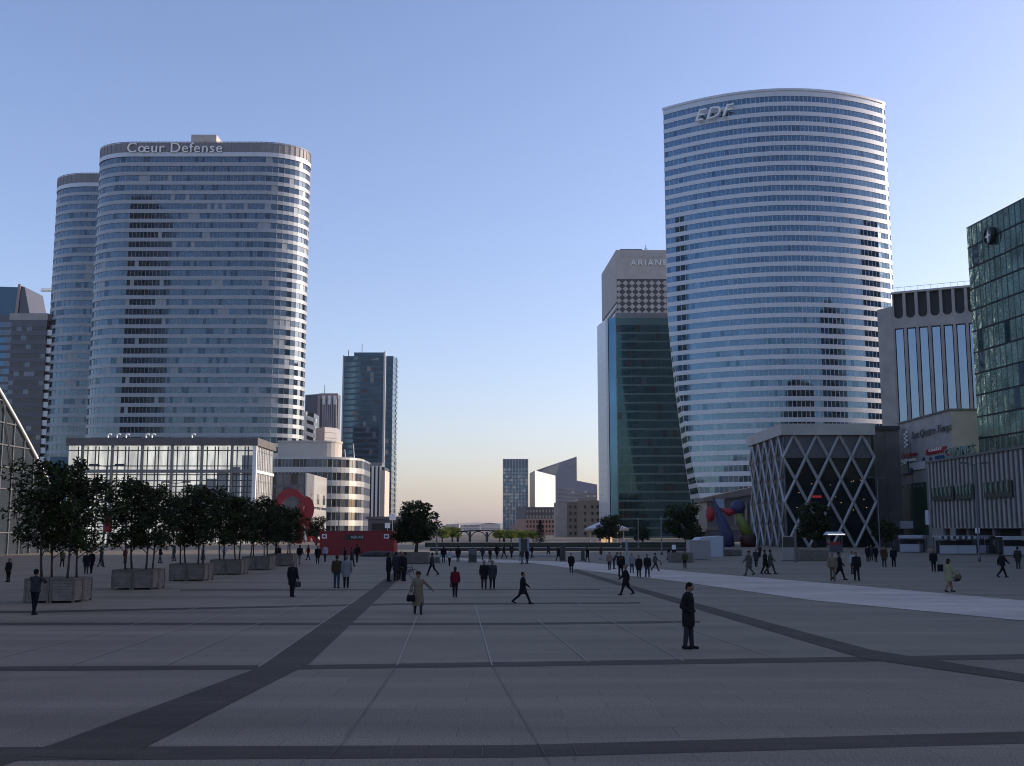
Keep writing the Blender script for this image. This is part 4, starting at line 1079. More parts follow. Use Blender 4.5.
# ------------------------------------------------------------------ sculptures (plain forms)
YR = 262
sx = lambda u: XU(u, YR, 520)
rs_ = empty('red_sculpture', (sx(296), YR, 0), 'tall red steel sculpture of arching plates beyond the planter trees', 'sculpture')
ox = rs_.location.x
def plate(pts, wd, m, root, name, y0=0):
    k = MB(); rs = []
    for i, (x, y, z) in enumerate(pts):
        a = pts[max(i - 1, 0)]; b = pts[min(i + 1, len(pts) - 1)]; t = Vector((b[0] - a[0], 0, b[2] - a[2])).normalized(); n = Vector((-t.z, 0, t.x)); w_ = wd[i]; p = Vector((x, y, z))
        rs.append([p + n * w_ + Vector((0, -.12, 0)), p - n * w_ + Vector((0, -.12, 0)), p - n * w_ + Vector((0, .12, 0)), p + n * w_ + Vector((0, .12, 0))])
    k.rings(rs); return k.build(name, m, root)
def bez(a, b, c, n=14): return [tuple(Vector(a) * (1 - t) ** 2 + Vector(b) * 2 * t * (1 - t) + Vector(c) * t * t) for t in [i / n for i in range(n + 1)]]
H = lambda v: ZV(v, YR)
def pl(uv, y=0.0): return [(sx(u) - ox, y, H(v)) for u, v in uv]
def fine(pts, n=4):
    out = []
    for i in range(len(pts) - 1):
        a, b, c, d = [Vector(pts[max(0, min(len(pts) - 1, i + q))]) for q in (-1, 0, 1, 2)]
        for s in range(n):
            t = s / n; out.append(tuple(.5 * ((2 * b) + (c - a) * t + (2 * a - 5 * b + 4 * c - d) * t * t + (3 * b - a - 3 * c + d) * t ** 3)))
    return out + [tuple(pts[-1])]
pt = fine(pl([(271, 542), (273, 518), (277, 503), (284, 494.5), (292, 492.5), (300, 497), (306, 505)], .2)); plate(pt, [.40 + .62 * sin(pi * i / (len(pt) - 1)) for i in range(len(pt))], 'stabile_red', rs_, 'arched_plate')
pt = fine(pl([(302, 500), (306.5, 499), (310, 505), (310.5, 514), (307.5, 523)], -.3)); plate(pt, [.25 + .62 * sin(pi * i / (len(pt) - 1)) for i in range(len(pt))], 'stabile_red', rs_, 'arched_plate')
pt = fine(pl([(305, 504), (308, 522), (309, 542)], .6)); plate(pt, [.3 + .5 * sin(pi * i / (len(pt) - 1)) for i in range(len(pt))], 'stabile_red', rs_, 'leg_plate')
pt = bez((sx(301) - ox, 1.5, H(514)), (sx(300) - ox, 1.5, H(525)), (sx(297) - ox, 3, 0)); plate(pt, [.3 + .5 * i / 14 for i in range(15)], 'stabile_red', rs_, 'leg_plate')
pt = bez((sx(300) - ox, .8, H(502)), (sx(300) - ox, 2, H(520)), (sx(316) - ox, 4, 0)); plate(pt, [.3 + .4 * i / 14 for i in range(15)], 'stabile_red', rs_, 'leg_plate')
for i in range(4):
    k = MB(); z = 3.5 + i * 1.5; k.extr([(sx(297.5) - ox, -.9, z), (sx(303) - ox, -.9, z + .4), (sx(303.5) - ox, -.9, z + 1.4), (sx(298.5) - ox, -.9, z + 1.1)], (0, .2, 0)); k.build('rib_plate', 'stabile_red', rs_)

YJ = 215
jx = lambda u: XU(u, YJ, 530)
js = empty('coloured_sculpture', (jx(731), YJ, 0), 'brightly coloured abstract sculpture of blue horn, ball and lime limb', 'sculpture')
ox = js.location.x; H = lambda v: ZV(v, YJ)
k = MB(); k.tube([(jx(728) - ox, 0, 0), (jx(726) - ox, 0, H(534)), (jx(721) - ox, 0, H(518)), (jx(714) - ox, .2, H(497))], [1.3, 1.35, .8, .1], 16); k.build('blue_horn', 'shape_blue', js, smooth=True)
k = MB(); k.ell((jx(739) - ox, .3, H(507)), (1.5, 1.5, 1.4), 18, 12); k.build('blue_ball', 'shape_blue', js, smooth=True)
k = MB(); k.tube([(jx(723) - ox, .2, H(509)), (jx(729) - ox, .2, H(512.5)), (jx(736) - ox, .3, H(510))], [.35, .8, .7], 12); k.build('red_link', 'sign_red', js, smooth=True)
k = MB(); k.tube([(jx(739) - ox, .3, H(513)), (jx(742.5) - ox, .3, H(522)), (jx(748) - ox, .3, H(535))], [.7, .9, 1.2], 16); k.build('lime_limb', 'shape_lime', js, smooth=True)
k = MB(); k.tube([(jx(747.5) - ox, .3, H(534.5)), (jx(748) - ox, .3, H(538)), (jx(748) - ox, .3, 0)], [1.5, 1.65, 1.4], 16); k.build('maroon_foot', 'shape_maroon', js, smooth=True)
k = MB(); k.ell((jx(711) - ox, .5, H(514)), (.9, .7, 1.6), 12, 8); k.build('red_lobe', 'sign_red', js, smooth=True)

# ------------------------------------------------------------------ red pavilion
YQ = 148
pv_ = empty('red_pavilion', (XU(356, YQ), YQ, 0), 'long red box pavilion with black name plate in the plaza centre left', 'pavilion')
ox = pv_.location.x; x0, x1 = XU(319.5, YQ, 545) - ox, XU(391.5, YQ, 545) - ox; zt = ZV(531.5, YQ)
k = MB(); k.box(x0, x1, 0, 4.5, .35, zt); k.build('wall', 'red_paint', pv_)
k = MB(); k.box(x0 + .1, x1 - .1, .1, 4.4, 0, .34); k.build('plinth', 'sign_red', pv_)
k = MB(); k.box(x1 + .02, x1 + .35, -.05, 4.5, 0, zt + .05); k.build('end_panel', 'sign_red', pv_)
k = MB(); k.box(x0 - .05, x1 + .01, -.06, 4.6, zt + .01, zt + .1); k.build('roof_edge', 'red_paint', pv_)
a = P(345, 539.6, YQ); b = P(364, 534.6, YQ); k = MB(); k.box(a.x - ox, b.x - ox, -.1, -.02, a.z, b.z); k.build('name_plate', 'black_paint', pv_)
a = P(351.5, 538.4, YQ); b = P(363.5, 535.8, YQ); text('NESCAFE', 'lettering', 'white_paint', pv_, (a.x, YQ - .16, a.z), b.x - a.x, b.z - a.z, FACE_FRONT, .03)
for u0 in (322, 384):
    a = P(u0, 538.5, YQ); b = P(u0 + 5, 534, YQ); k = MB(); k.box(a.x - ox, b.x - ox, -.1, -.02, a.z, b.z); k.build('picture_sign', 'white_paint', pv_)
    k = MB(); k.ell(((a.x + b.x) / 2 - ox, -.11, (a.z + b.z) / 2), (.2, .04, .16), 10, 6); k.build('cup_mark', 'black_paint' if u0 > 350 else 'sign_red', pv_, smooth=True)
md = MB(); md.ell((0, 0, 0), (2.6, 1.6, .75), 24, 10); mo = md.build('low_mound', 'mound_grass', smooth=True, loc=(XU(381, 141), 141, 0)); tag(mo, 'low dull mound at the foot of the red pavilion, right end', 'mound')

# ------------------------------------------------------------------ terrace walls, bridge, carousel
def lowwall(u0, u1, Y, z0, z1, th, name, label, m, rails=False, posts=False):
    a, b = XU(u0, Y, 545), XU(u1, Y, 545); r = empty(name, ((a + b) / 2, Y, 0), label, 'wall' if not rails else 'railing'); w_ = (b - a) / 2
    k = MB(); k.box(-w_, w_, 0, th, z0, z1); k.build('wall' if not rails else 'base_panel', m, r)
    k = MB(); k.box(-w_ - .05, w_ + .05, -.08, th + .08, z1 + .003, z1 + .12); k.build('coping', 'concrete_dark' if m != 'concrete_pale' else m, r)
    if rails:
        k = MB(); k.box(-w_, w_, .05, .12, z1 + .55, z1 + .75); k.build('top_rail', 'black_metal', r)
        n = int(w_ * 2 / 2.2); k = MB()
        for i in range(n + 1): x = -w_ + 2 * w_ * i / n; k.box(x - .05, x + .05, .04, .13, z1 + .13, z1 + .55)
        k.build('rail_post', 'black_metal', r)
    return r
lowwall(430, 700, 176, 0, .40, .5, 'terrace_railing', 'dark terrace parapet with rail crossing the middle of the plaza', 'black_metal', rails=True)
lowwall(425, 620, 215, 0, .75, .8, 'hedge_wall', 'long dark low wall under the lime trees at plaza end', 'hedge_core')
lowwall(622, 705, 200, 0, 1.0, .8, 'bench_wall', 'dark low wall under the big tree before the glass tower', 'hedge_core')
lowwall(440, 560, 138, 0, .16, .6, 'stone_kerb', 'pale low stone kerb crossing the plaza centre', 'concrete_pale')
fb = empty('footbridge', (XU(478, 300), 300, 0), 'dark arched footbridge before the distant hills', 'bridge')
ox = fb.location.x; bx = [XU(u, 300, 530) - ox for u in (458, 470, 487, 504)]
k = MB(); k.tube([(bx[0] - 3, 0, 2.6), (0, 0, 3.1), (bx[3] + 2, 0, 2.9)], .22, 6); k.build('deck', 'black_metal', fb)
for i in range(3):
    k = MB(); k.tube([(bx[i] + (bx[i + 1] - bx[i]) * t, 0, .3 + 2.5 * math.sqrt(max(0, 1 - (2 * t - 1) ** 2))) for t in [j / 14 for j in range(15)]], .16, 6); k.build('arch', 'black_metal', fb)
for x in bx: k = MB(); k.box(x - .35, x + .35, -.4, .4, 0, 2.7); k.build('pier', 'black_metal', fb)
k = MB(); k.box(bx[0] - 3, bx[3] + 2, -.1, .1, 3.5, 3.6)
for i in range(12): x = bx[0] - 3 + (bx[3] - bx[0] + 5) * i / 11; k.box(x - .05, x + .05, -.05, .05, 2.9, 3.5)
k.build('railing', 'black_metal', fb)

YU = 262
ca = empty('carousel', (XU(606, YU), YU, 0), 'white canopied carousel with warm lit interior right of the apartment block', 'carousel')
k = MB(); R = 4.7; n = 24
k.rings([[(R * 1.0 * cos(2 * pi * i / n), R * sin(2 * pi * i / n), 0) for i in range(n)], [(R * cos(2 * pi * i / n), R * sin(2 * pi * i / n), .35) for i in range(n)]]); k.build('platform', 'concrete_warm', ca)
k = MB(); k.rings([[(r * cos(2 * pi * i / n), r * sin(2 * pi * i / n), z) for i in range(n)] for r, z in ((R, 3.3), (R * 1.02, 3.8), (R * .7, 4.5), (.5, 5.6), (.1, 6.0))]); k.build('canopy', 'tarp_white', ca)
k = MB()
for i in range(n): a = 2 * pi * i / n; k.ell((R * 1.03 * cos(a), R * 1.03 * sin(a), 3.4), (.5, .5, .45), 8, 6)
k.build('scalloped_edge', 'cream', ca)
k = MB(); k.tube([(0, 0, .35), (0, 0, 3.3)], 1.3, 12); k.build('centre_drum', 'warm_lamp_dim', ca)
for i in range(10):
    a = 2 * pi * i / 10 + .2; k = MB(); k.tube([(R * .9 * cos(a), R * .9 * sin(a), .35), (R * .9 * cos(a), R * .9 * sin(a), 3.3)], .09, 6); k.build('post', 'cream', ca)
# ------------------------------------------------------------------ street lamps and poles
def lamp(u, vtop, Y, label, arms=True, ban=False):
    q = P(u, vtop, Y); r = empty('street_lamp', (q.x, Y, 0), label, 'lamp post', 'tall plaza lamp posts'); h_ = q.z
    k = MB(); k.tube([(0, 0, 0), (0, 0, .5), (0, 0, .55), (0, 0, h_)], [.16, .16, .10, .065], 8); k.build('pole', 'pole_grey', r, smooth=True)
    if arms:
        k = MB(); k.tube([(-1.2, 0, h_ + .1), (0, 0, h_ - .05), (1.2, 0, h_ + .1)], .05, 6); k.build('cross_arm', 'pole_grey', r)
        for s in (-1, 1):
            k = MB(); k.rings([[(s * 1.25 + x, y, z) for x, y in ((-.45, -.16), (.45, -.16), (.45, .16), (-.45, .16))] for z in (h_ + .05, h_ + .2)]); k.build('lamp_head', 'slate_panel', r)
    if ban:
        k = MB(); k.box(.08, .75, -.02, .02, 3.2, 5.0); k.build('banner', 'sign_red', r)
    return r
lamp(107, 466, 105, 'tall double-armed lamp post between the first two planter tree groups', ban=True)
lamp(176, 483, 128, 'double-armed lamp post behind the second planter tree group', ban=True)
lamp(339, 506, 210, 'pale lamp post above the left end of the red pavilion', arms=False)
lamp(364, 513, 240, 'short grey lamp post above the middle of the red pavilion', arms=False)
lamp(974, 464, 120, 'tall double-armed lamp post before the ribbed mall front')
lamp(877, 478, 165, 'double-armed lamp post at the right edge of the lattice building')
lamp(437, 512, 150, 'thin lamp post beside the round tree', arms=False)
lamp(661, 516, 150, 'thin lamp post before the dark tree and glass tower', arms=False)
lamp(638, 518, 190, 'thin pole left of the dark trees before the glass tower', arms=False)
# ------------------------------------------------------------------ kiosks, cabins, signs
a = G(690, 560); b = G(711, 560)
cbn = empty('metal_cabin', ((a.x + b.x) / 2, a.y, 0), 'grey corrugated metal cabin beside the coloured sculpture', 'cabin'); w_ = (b.x - a.x) / 2; hh = 2.15
k = MB(); k.box(-w_, w_, 0, 2.4, .05, hh); k.build('wall', 'grey_tile', cbn)
k = MB()
for i in range(9): x = -w_ + .12 + (2 * w_ - .24) * i / 8; k.box(x - .05, x + .05, -.04, -.003, .1, hh - .05)
k.build('rib', 'concrete', cbn)
k = MB(); k.box(-w_ - .06, w_ + .06, -.08, 2.5, hh + .003, hh + .1); k.build('roof', 'concrete_pale', cbn)
YN = 140
mq = empty('white_marquee', (XU(708, YN), YN, 0), 'white sloping-roofed marquee behind the metal cabin', 'tent'); ox = mq.location.x
k = MB(); k.extr([(XU(697, YN) - ox, 0, 0), (XU(721.5, YN) - ox, 0, 0), (XU(721.5, YN) - ox, 0, ZV(536, YN)), (XU(700, YN) - ox, 0, ZV(537.5, YN)), (XU(692, YN) - ox, 0, ZV(544, YN))], (0, 5, 0)); k.build('canvas', 'stall_white', mq)
k = MB(); k.box(XU(722, YN) - ox - .1, XU(722, YN) - ox + .02, -.1, -.01, 0, ZV(536, YN)); k.build('corner_pole', 'pole_grey', mq)
def pylon(u, v0, v1, wpx, m, label, name='sign_pylon', plate=None):
    q = G(u, v1); r = empty(name, (q.x, q.y, 0), label, 'sign'); s = q.y / F_PX; w_ = wpx * s / 2; h_ = P(u, v0, q.y).z
    k = MB(); k.box(-w_, w_, 0, .3, .12, h_); k.build('panel', m, r)
    k = MB(); k.box(-w_ - .08, w_ + .08, -.08, .38, 0, .115); k.build('base', 'concrete_dark', r)
    if plate: k = MB(); k.box(-w_ + .02, w_ - .02, -.03, -.004, h_ * .55, h_ - .1); k.build('poster', plate, r)
    return r
pylon(627, 541, 566, 1.7, 'sign_blue_pale', 'slim pale blue sign post in the plaza centre right')
pylon(789, 536, 561, 11, 'concrete', 'grey sign column with dark screen before the lattice building', plate='black_paint')
pylon(796.5, 529, 562, 1.6, 'wood_grey_dark', 'thin brown post beside the grey sign column')
pylon(472.5, 548, 562.5, 8, 'black_paint', 'black bin cabinet standing left of the plaza centre', 'bin_cabinet', plate='slate_panel')
pylon(563, 546, 561.5, 5, 'black_paint', 'dark narrow cabinet right of the plaza centre', 'bin_cabinet')
pylon(583, 549, 561, 3.5, 'black_metal', 'small dark litter bin before the carousel', 'litter_bin')
pylon(437, 557, 563, 5, 'slate_panel', 'low grey cabinet beside the round tree planter', 'low_cabinet')
pylon(674, 544, 556, 4, 'dark_glass', 'small dark notice stand with white poster under the big tree', 'notice_stand', plate='white_paint')
fr = empty('poster_frame', (G(524, 561).x, G(524, 561).y, 0), 'free-standing dark poster frame with two pale posts at plaza centre', 'sign'); s = fr.location.y / F_PX
for x in (-4.2, 4.2): k = MB(); k.box(x * s - .1, x * s + .1, 0, .2, 0, 2.55); k.build('post', 'sign_blue_pale', fr)
k = MB(); k.box(-4.0 * s, 4.0 * s, .05, .15, .9, 2.45); k.build('panel', 'black_paint', fr)
# lit kiosk
YKI = 165
ki = empty('lit_kiosk', (XU(833, YKI), YKI, 0), 'small stand with a glowing white canopy before the lattice building', 'kiosk')
k = MB(); k.box(-1.0, 1.0, 0, 1.4, 0, 1.1); k.build('counter', 'slate_panel', ki)
for x in (-.95, .95):
    for y in (.05, 1.3): k = MB(); k.box(x - .05, x + .05, y - .05, y + .05, 1.11, 2.6); k.build('post', 'pole_grey', ki)
k = MB(); k.rings([[(-1.4, -.4, 2.6), (1.4, -.4, 2.6), (1.4, 1.8, 2.6), (-1.4, 1.8, 2.6)], [(-1.0, 0, 3.1), (1.0, 0, 3.1), (1.0, 1.4, 3.1), (-1.0, 1.4, 3.1)]]); k.build('canopy', 'stall_white', ki)
k = MB(); k.box(-1.3, 1.3, -.46, -.42, 2.62, 2.78); k.build('light_strip', 'white_lamp', ki)
k = MB(); k.box(-.8, .8, .3, .9, 1.12, 1.6); k.build('display_goods', 'sign_red', ki)
# market stalls
def stall(u0, u1, v, dx, dy, label, striped, panels=1):
    a = G(u0, v); b = G(u1, v); r = empty('market_stall', (a.x, a.y, 0), label, 'stall', 'white market stalls before the mall'); W = b.x - a.x
    for i in range(panels):
        k = MB(); k.box(W * i / panels + .04, W * (i + 1) / panels - .04, 0, .06, .12, 1.25); k.build('front_counter', 'stall_white', r)
    k = MB(); k.extr([(W + .02, 0, .12), (W + dx, dy, .12), (W + dx, dy, 1.25), (W + .02, 0, 1.25)], (-.06, .03, 0)); k.build('side_counter', 'stall_white', r)
    for (x, y) in ((.05, .1), (W, .1), (W + dx, dy), (.05 + dx, dy)): k = MB(); k.box(x - .05, x + .05, y - .05, y + .05, 0, 2.35); k.build('post', 'pole_grey', r)
    k = MB(); k.prism([(-.3, -.5), (W + .3, -.5), (W + dx + .4, dy), (dx - .2, dy)], 2.45, 2.56); k.build('awning', 'stall_white', r)
    n = 14; k = MB(); k2 = MB()
    for i in range(n):
        (k if (i % 2 == 0 or not striped) else k2).box(-.3 + (W + .6) * i / n, -.3 + (W + .6) * (i + 1) / n - .005, -.56, -.51, 2.1, 2.52)
    for i in range(n):
        p = Vector((W + .34, -.5)).lerp(Vector((W + dx + .44, dy)), i / n); q = Vector((W + .34, -.5)).lerp(Vector((W + dx + .44, dy)), (i + 1) / n - .004)
        (k if (i % 2 == 0 or not striped) else k2).extr([(p.x, p.y, 2.1), (q.x, q.y, 2.1), (q.x, q.y, 2.52), (p.x, p.y, 2.52)], (.05, .0, 0))
    k.build('valance', 'stall_white', r)
    if striped: k2.build('valance_stripe', 'awning_dark', r)
    k = MB(); k.box(.1, W + dx * .6, dy * .5, dy * .55, .05, 1.9); k.build('back_cloth', 'awning_dark', r)
    return r
stall(900, 919.5, 552.5, 3.2, 5.5, 'white market stall with plain awning, leftmost before the mall', False)
stall(940, 976.5, 554.5, .3, 3.0, 'white market stall with two counter panels and striped awning behind the lamp post', True, 2)
stall(979, 986, 554, 2.6, 3.6, 'white market stall with striped awning and long slanting side counter', True)
stall(1004, 1032, 556, .6, 3.2, 'white market stall at the right edge, partly outside the frame', False, 2)
for u, v, lab in ((977.5, 531, 'small white number board on a pole between the striped stalls'),):
    q = P(u, v, 145); r = empty('number_board', (q.x, 145, 0), lab, 'sign'); k = MB(); k.box(-.3, .3, 0, .05, q.z - .3, q.z + .35); k.build('plate', 'white_paint', r); k = MB(); k.box(-.04, .04, .06, .12, 0, q.z + .3); k.build('post', 'pole_grey', r)

# ------------------------------------------------------------------ bicycle and bag things
bk = empty('bicycle', (G(407, 579).x, G(407, 579).y, 0), 'dark bicycle held beside the group of four people in black', 'bicycle', rz=radians(25))
for x in (-.52, .52):
    k = MB(); k.tube([(x + .33 * cos(t), 0, .34 + .33 * sin(t)) for t in [2 * pi * i / 20 for i in range(21)]], .022, 6); wo = k.build('wheel', 'black_paint', bk)
    k = MB()
    for i in range(8): t = 2 * pi * i / 8; k.bar((x, 0, .34), (x + .32 * cos(t), 0, .34 + .32 * sin(t)), .006)
    k.build('spoke', 'grey_metal', wo)
k = MB()
for a, b in (((-.52, 0, .34), (-.08, 0, .32)), ((-.52, 0, .34), (-.18, 0, .78)), ((-.08, 0, .32), (-.2, 0, .86)), ((-.08, 0, .32), (.36, 0, .80)), ((-.18, 0, .78), (.36, 0, .84)), ((.52, 0, .34), (.34, 0, .96))): k.bar(a, b, .032)
k.build('frame', 'slate_panel', bk)
k = MB(); k.tube([(.30, -.27, .98), (.36, 0, 1.0), (.30, .27, .98)], .016, 6); k.build('handlebar', 'grey_metal', bk)
k = MB(); k.ell((-.22, 0, .90), (.14, .07, .035), 10, 6); k.build('saddle', 'black_paint', bk, smooth=True)
# ------------------------------------------------------------------ people
SKIN = [(.42, .26, .19), (.36, .22, .16), (.30, .18, .13)]
def flat(name, c, r=.8):
    if name not in MATS: mat(name, c, r, spec=.08, var=.12, vscale=9)
    return name
CL = {}
for nm, c in dict(black=(.014, .014, .016), charcoal=(.035, .035, .04), navy=(.016, .018, .032), darkgrey=(.06, .06, .065), brown=(.10, .065, .04), beige=(.30, .235, .165), tan=(.22, .17, .12),
                  red=(.20, .018, .035), white=(.60, .62, .66), palegrey=(.32, .33, .35), jeans=(.06, .085, .14), yellow=(.44, .45, .25), olive=(.10, .10, .06), greygreen=(.13, .135, .11), pink=(.35, .24, .22), orange=(.40, .14, .05),
                  hair_dark=(.012, .010, .009), hair_brown=(.06, .035, .02), hair_grey=(.20, .19, .18), hair_fair=(.22, .15, .07), shoe=(.012, .012, .013), skin=(.40, .25, .18)).items(): CL[nm] = flat('cloth_' + nm, c if nm in ('black', 'shoe', 'charcoal', 'hair_dark') else tuple(x * .55 for x in c))

JOBS = []
class Prims:
    def __init__(s): s.mb = MB(); s.keys = []
    def cap(s, p0, p1, r0, r1, key):
        p0, p1 = Vector(p0), Vector(p1); d = p1 - p0; L = max(d.length, 1e-4); t = d / L
        ps, rs = [], []
        for a in (-75, -50, -25): ps.append(p0 + t * r0 * sin(radians(a))); rs.append(r0 * cos(radians(a)))
        ps += [p0, p1]; rs += [r0, r1]
        for a in (25, 50, 75): ps.append(p1 + t * r1 * sin(radians(a))); rs.append(r1 * cos(radians(a)))
        s.mb.tube(ps, rs, 10); s.keys.append((p0, p1, r0, r1, key))
    def ell(s, c, r, key, M=None):
        k = MB(); k.ell((0, 0, 0), r, 14, 10); c = Vector(c); R = M or Matrix.Identity(3)
        s.mb.add([c + R @ Vector(v) for v in k.v], k.f); s.keys.append((c, c + Vector((0, 0, 1e-4)), min(r) * .5 + max(r) * .5, min(r) * .5 + max(r) * .5, key))
    def loft(s, rows, key):
        n = 16; s.mb.rings([[(cx + rx * cos(2 * pi * i / n), cy + ry * sin(2 * pi * i / n), z) for i in range(n)] for (cx, cy, z, rx, ry) in rows])
        for a, b in zip(rows, rows[1:]): s.keys.append((Vector((a[0], a[1], a[2])), Vector((b[0], b[1], b[2])), (a[3] + a[4]) / 2, (b[3] + b[4]) / 2, key))
def legpose(st, side, crouch=0.0):
    """st>0 forward, <0 back; returns thigh and shank angles"""
    if st >= 0: return radians(27 * st), radians(27 * st - 7 * abs(st))
    return radians(24 * st), radians(24 * st - 22 * abs(st))

def person(u, v, hpx, face, label, top='black', leg='black', coat='jacket', hair='hair_dark', stride=.0, lead=1, female=False, longhair=False, hat=None,
           armL=None, armR=None, tilt=0.0, pocket=False, group='people walking on the plaza', z0=0.0, stance=.09, bend=0.0, skirt=None):
    g = G(u, v); scale_px = F_PX * CAM_H / (v - 529)          # not used for the size itself
    Hh = hpx * CAM_H / (v - 529); Hh = min(1.90, max(1.52, Hh)); S = Hh / 1.75
    vox = .0125 if hpx > 38 else (.017 if hpx > 26 else (.022 if hpx > 19 else .028))
    body, ctm, hm_ = Prims(), Prims(), Prims()
    hipz = .93; hw = .085
    sL, sR = (stride * lead, -stride * lead)
    low = []
    P_ = {}
    for nm, sx_, st in (('L', -1, sL), ('R', 1, sR)):
        ta, sa = legpose(st, sx_)
        hip = Vector((sx_ * hw, 0, 0)); knee = hip + Vector((sx_ * (stance - hw) * .5, sin(ta) * .44, -cos(ta) * .44)); ank = knee + Vector((sx_ * (stance - hw) * .5, sin(sa) * .42, -cos(sa) * .42))
        P_[nm] = (hip, knee, ank, sa); low.append(ank.z)
    hipz = .085 - min(low)
    off = Vector((0, 0, hipz))
    for nm in 'LR':
        hip, knee, ank, sa = [x + off if isinstance(x, Vector) else x for x in P_[nm]]
        body.cap(hip, knee, .098, .070, leg); body.cap(knee, ank + Vector((0, 0, .02)), .070, .056, leg)
        pit = -sa * .9 if sa < 0 else -sa * .6
        f = Vector((0, cos(pit), -sin(pit) if sa < 0 else sin(-pit) * -1 * 0 + .18 * (1 if sa > .1 else 0)))
        heel = ank + Vector((0, -.05, -.035)); toe = ank + Vector((0, .155, -.05)) + (Vector((0, -.03, -.06)) if sa < -.25 else Vector((0, 0, 0)))
        body.cap(heel, toe, .045, .036, 'shoe')
        if leg == 'skin_leg': pass
    B = Matrix.Rotation(-bend, 3, 'X')
    def T(p): p = Vector(p); return off + B @ p           # upper-body point, measured from hip height
    sh = .17 if female else .185
    # torso core inside the clothes
    body.cap(T((0, 0, .02)), T((0, 0, .42)), .115, .125, top); body.cap(T((0, 0, .50)), T((0, .012, .62)), .056, .052, 'skin')
    # head
    hb = T((0, .02, .70)); HR = B @ Matrix.Rotation(-tilt, 3, 'X'); piv = T((0, .01, .60))
    def Hd(p): return piv + HR @ Vector(p)
    body.ell(Hd((0, .0, .128)), (.080, .097, .114), 'skin', HR); body.ell(Hd((0, .028, .065)), (.056, .062, .062), 'skin', HR)
    if vox < .02:
        body.cap(Hd((0, .088, .135)), Hd((0, .108, .095)), .010, .017, 'skin')
        for s in (-1, 1): body.ell(Hd((s * .077, -.005, .115)), (.014, .022, .032), 'skin', HR)
        for s in (-1, 1): body.ell(Hd((s * .031, .083, .135)), (.014, .010, .009), 'hair_dark', HR)
        body.ell(Hd((0, .088, .055)), (.022, .010, .008), 'red', HR)
    hm_.ell(Hd((0, -.022, .158)), (.091, .099, .094), hair, HR); hm_.ell(Hd((0, -.045, .105)), (.078, .062, .085), hair, HR)
    if longhair: hm_.ell(Hd((0, -.062, .03)), (.085, .05, .13), hair, HR)
    # arms: shoulder, elbow, wrist in body frame (x right, y forward, z from hip)
    def arm(side, spec, swing):
        s = side; S0 = Vector((s * sh, 0, .485))
        if spec: E, W_ = Vector(spec[0]), Vector(spec[1])
        elif pocket: E, W_ = Vector((s * (sh + .085), -.07, .20)), Vector((s * .17, .09, .06))
        else:
            a = radians(26) * swing; E = S0 + Vector((s * .05, sin(a) * .27, -cos(a) * .27)); b2 = a + radians(14 + 10 * abs(swing)); W_ = E + Vector((s * .01, sin(b2) * .25, -cos(b2) * .25))
        S0, E, W_ = T(S0), T(E), T(W_)
        ctm.cap(S0, E, .074, .062, top); ctm.cap(E, W_, .061, .050, top); body.cap(S0, E, .04, .035, top); body.cap(E, W_, .034, .027, 'skin')
        if not pocket or spec:
            d = (W_ - E).normalized(); palm = W_ + d * .055; body.cap(W_, palm + d * .03, .026, .036, 'skin')
            side_v = d.cross(Vector((0, 1, 0))); side_v = side_v.normalized() if side_v.length > .1 else Vector((1, 0, 0))
            fw = d.cross(side_v).normalized()
            for i in range(4):
                b0 = palm + d * .03 + fw * (.027 - .018 * i); m = b0 + d * (.042 - .004 * abs(i - 1)) ; e = m + d * .022 - side_v * s * .015
                body.cap(b0, m, .0095, .009, 'skin'); body.cap(m, e, .009, .008, 'skin')
            body.cap(W_ + d * .03 + fw * .03, W_ + d * .075 + fw * .055, .011, .009, 'skin')
        return W_ + (W_ - E).normalized() * .09
    hL = arm(-1, armL, -sL if stride else .05); hR = arm(1, armR, -sR if stride else .05)
    # coat
    hem = {'jacket': -.10, 'mid': -.34, 'long': -.58, 'sweater': -.05}[coat]
    ry = .125 + (.10 * stride if coat in ('mid', 'long') else .02); rx = .185 + (.03 if coat == 'long' else .01)
    f_ = .92 if female else 1.0
    rows = []
    for (z, a, b) in ((hem, rx * 1.06, ry * 1.08), (hem * .45, rx * 1.05, .5 * ry + .085), (.03, .192, .148), (.20, .186 * f_, .140), (.36, .210 * f_, .148), (.46, .210 * f_, .126), (.52, .135, .092), (.565, .070, .070), (.585, .062, .066)):
        c = T((0, 0, z)) if z >= 0 else off + Vector((0, 0, z)); rows.append((c.x, c.y, c.z, a, b))
    ctm.loft(rows, top); ctm.cap(T((-sh * .8, 0, .478)), T((sh * .8, 0, .478)), .072, .072, top)
    JOBS.append(dict(g=g, S=S, face=face, label=label, prims=(body, ctm, hm_), vox=vox, top=top, hair=hair, group=group, hat=hat, hatc=Hd((0, -.01, .20)), hL=hL, hR=hR, leg=leg))
    ang = -radians(face)
    R = Matrix.Rotation(ang, 3, 'Z')
    W2 = lambda p: g + R @ (Vector(p) * S)
    return W2(hL), W2(hR), g, R, S
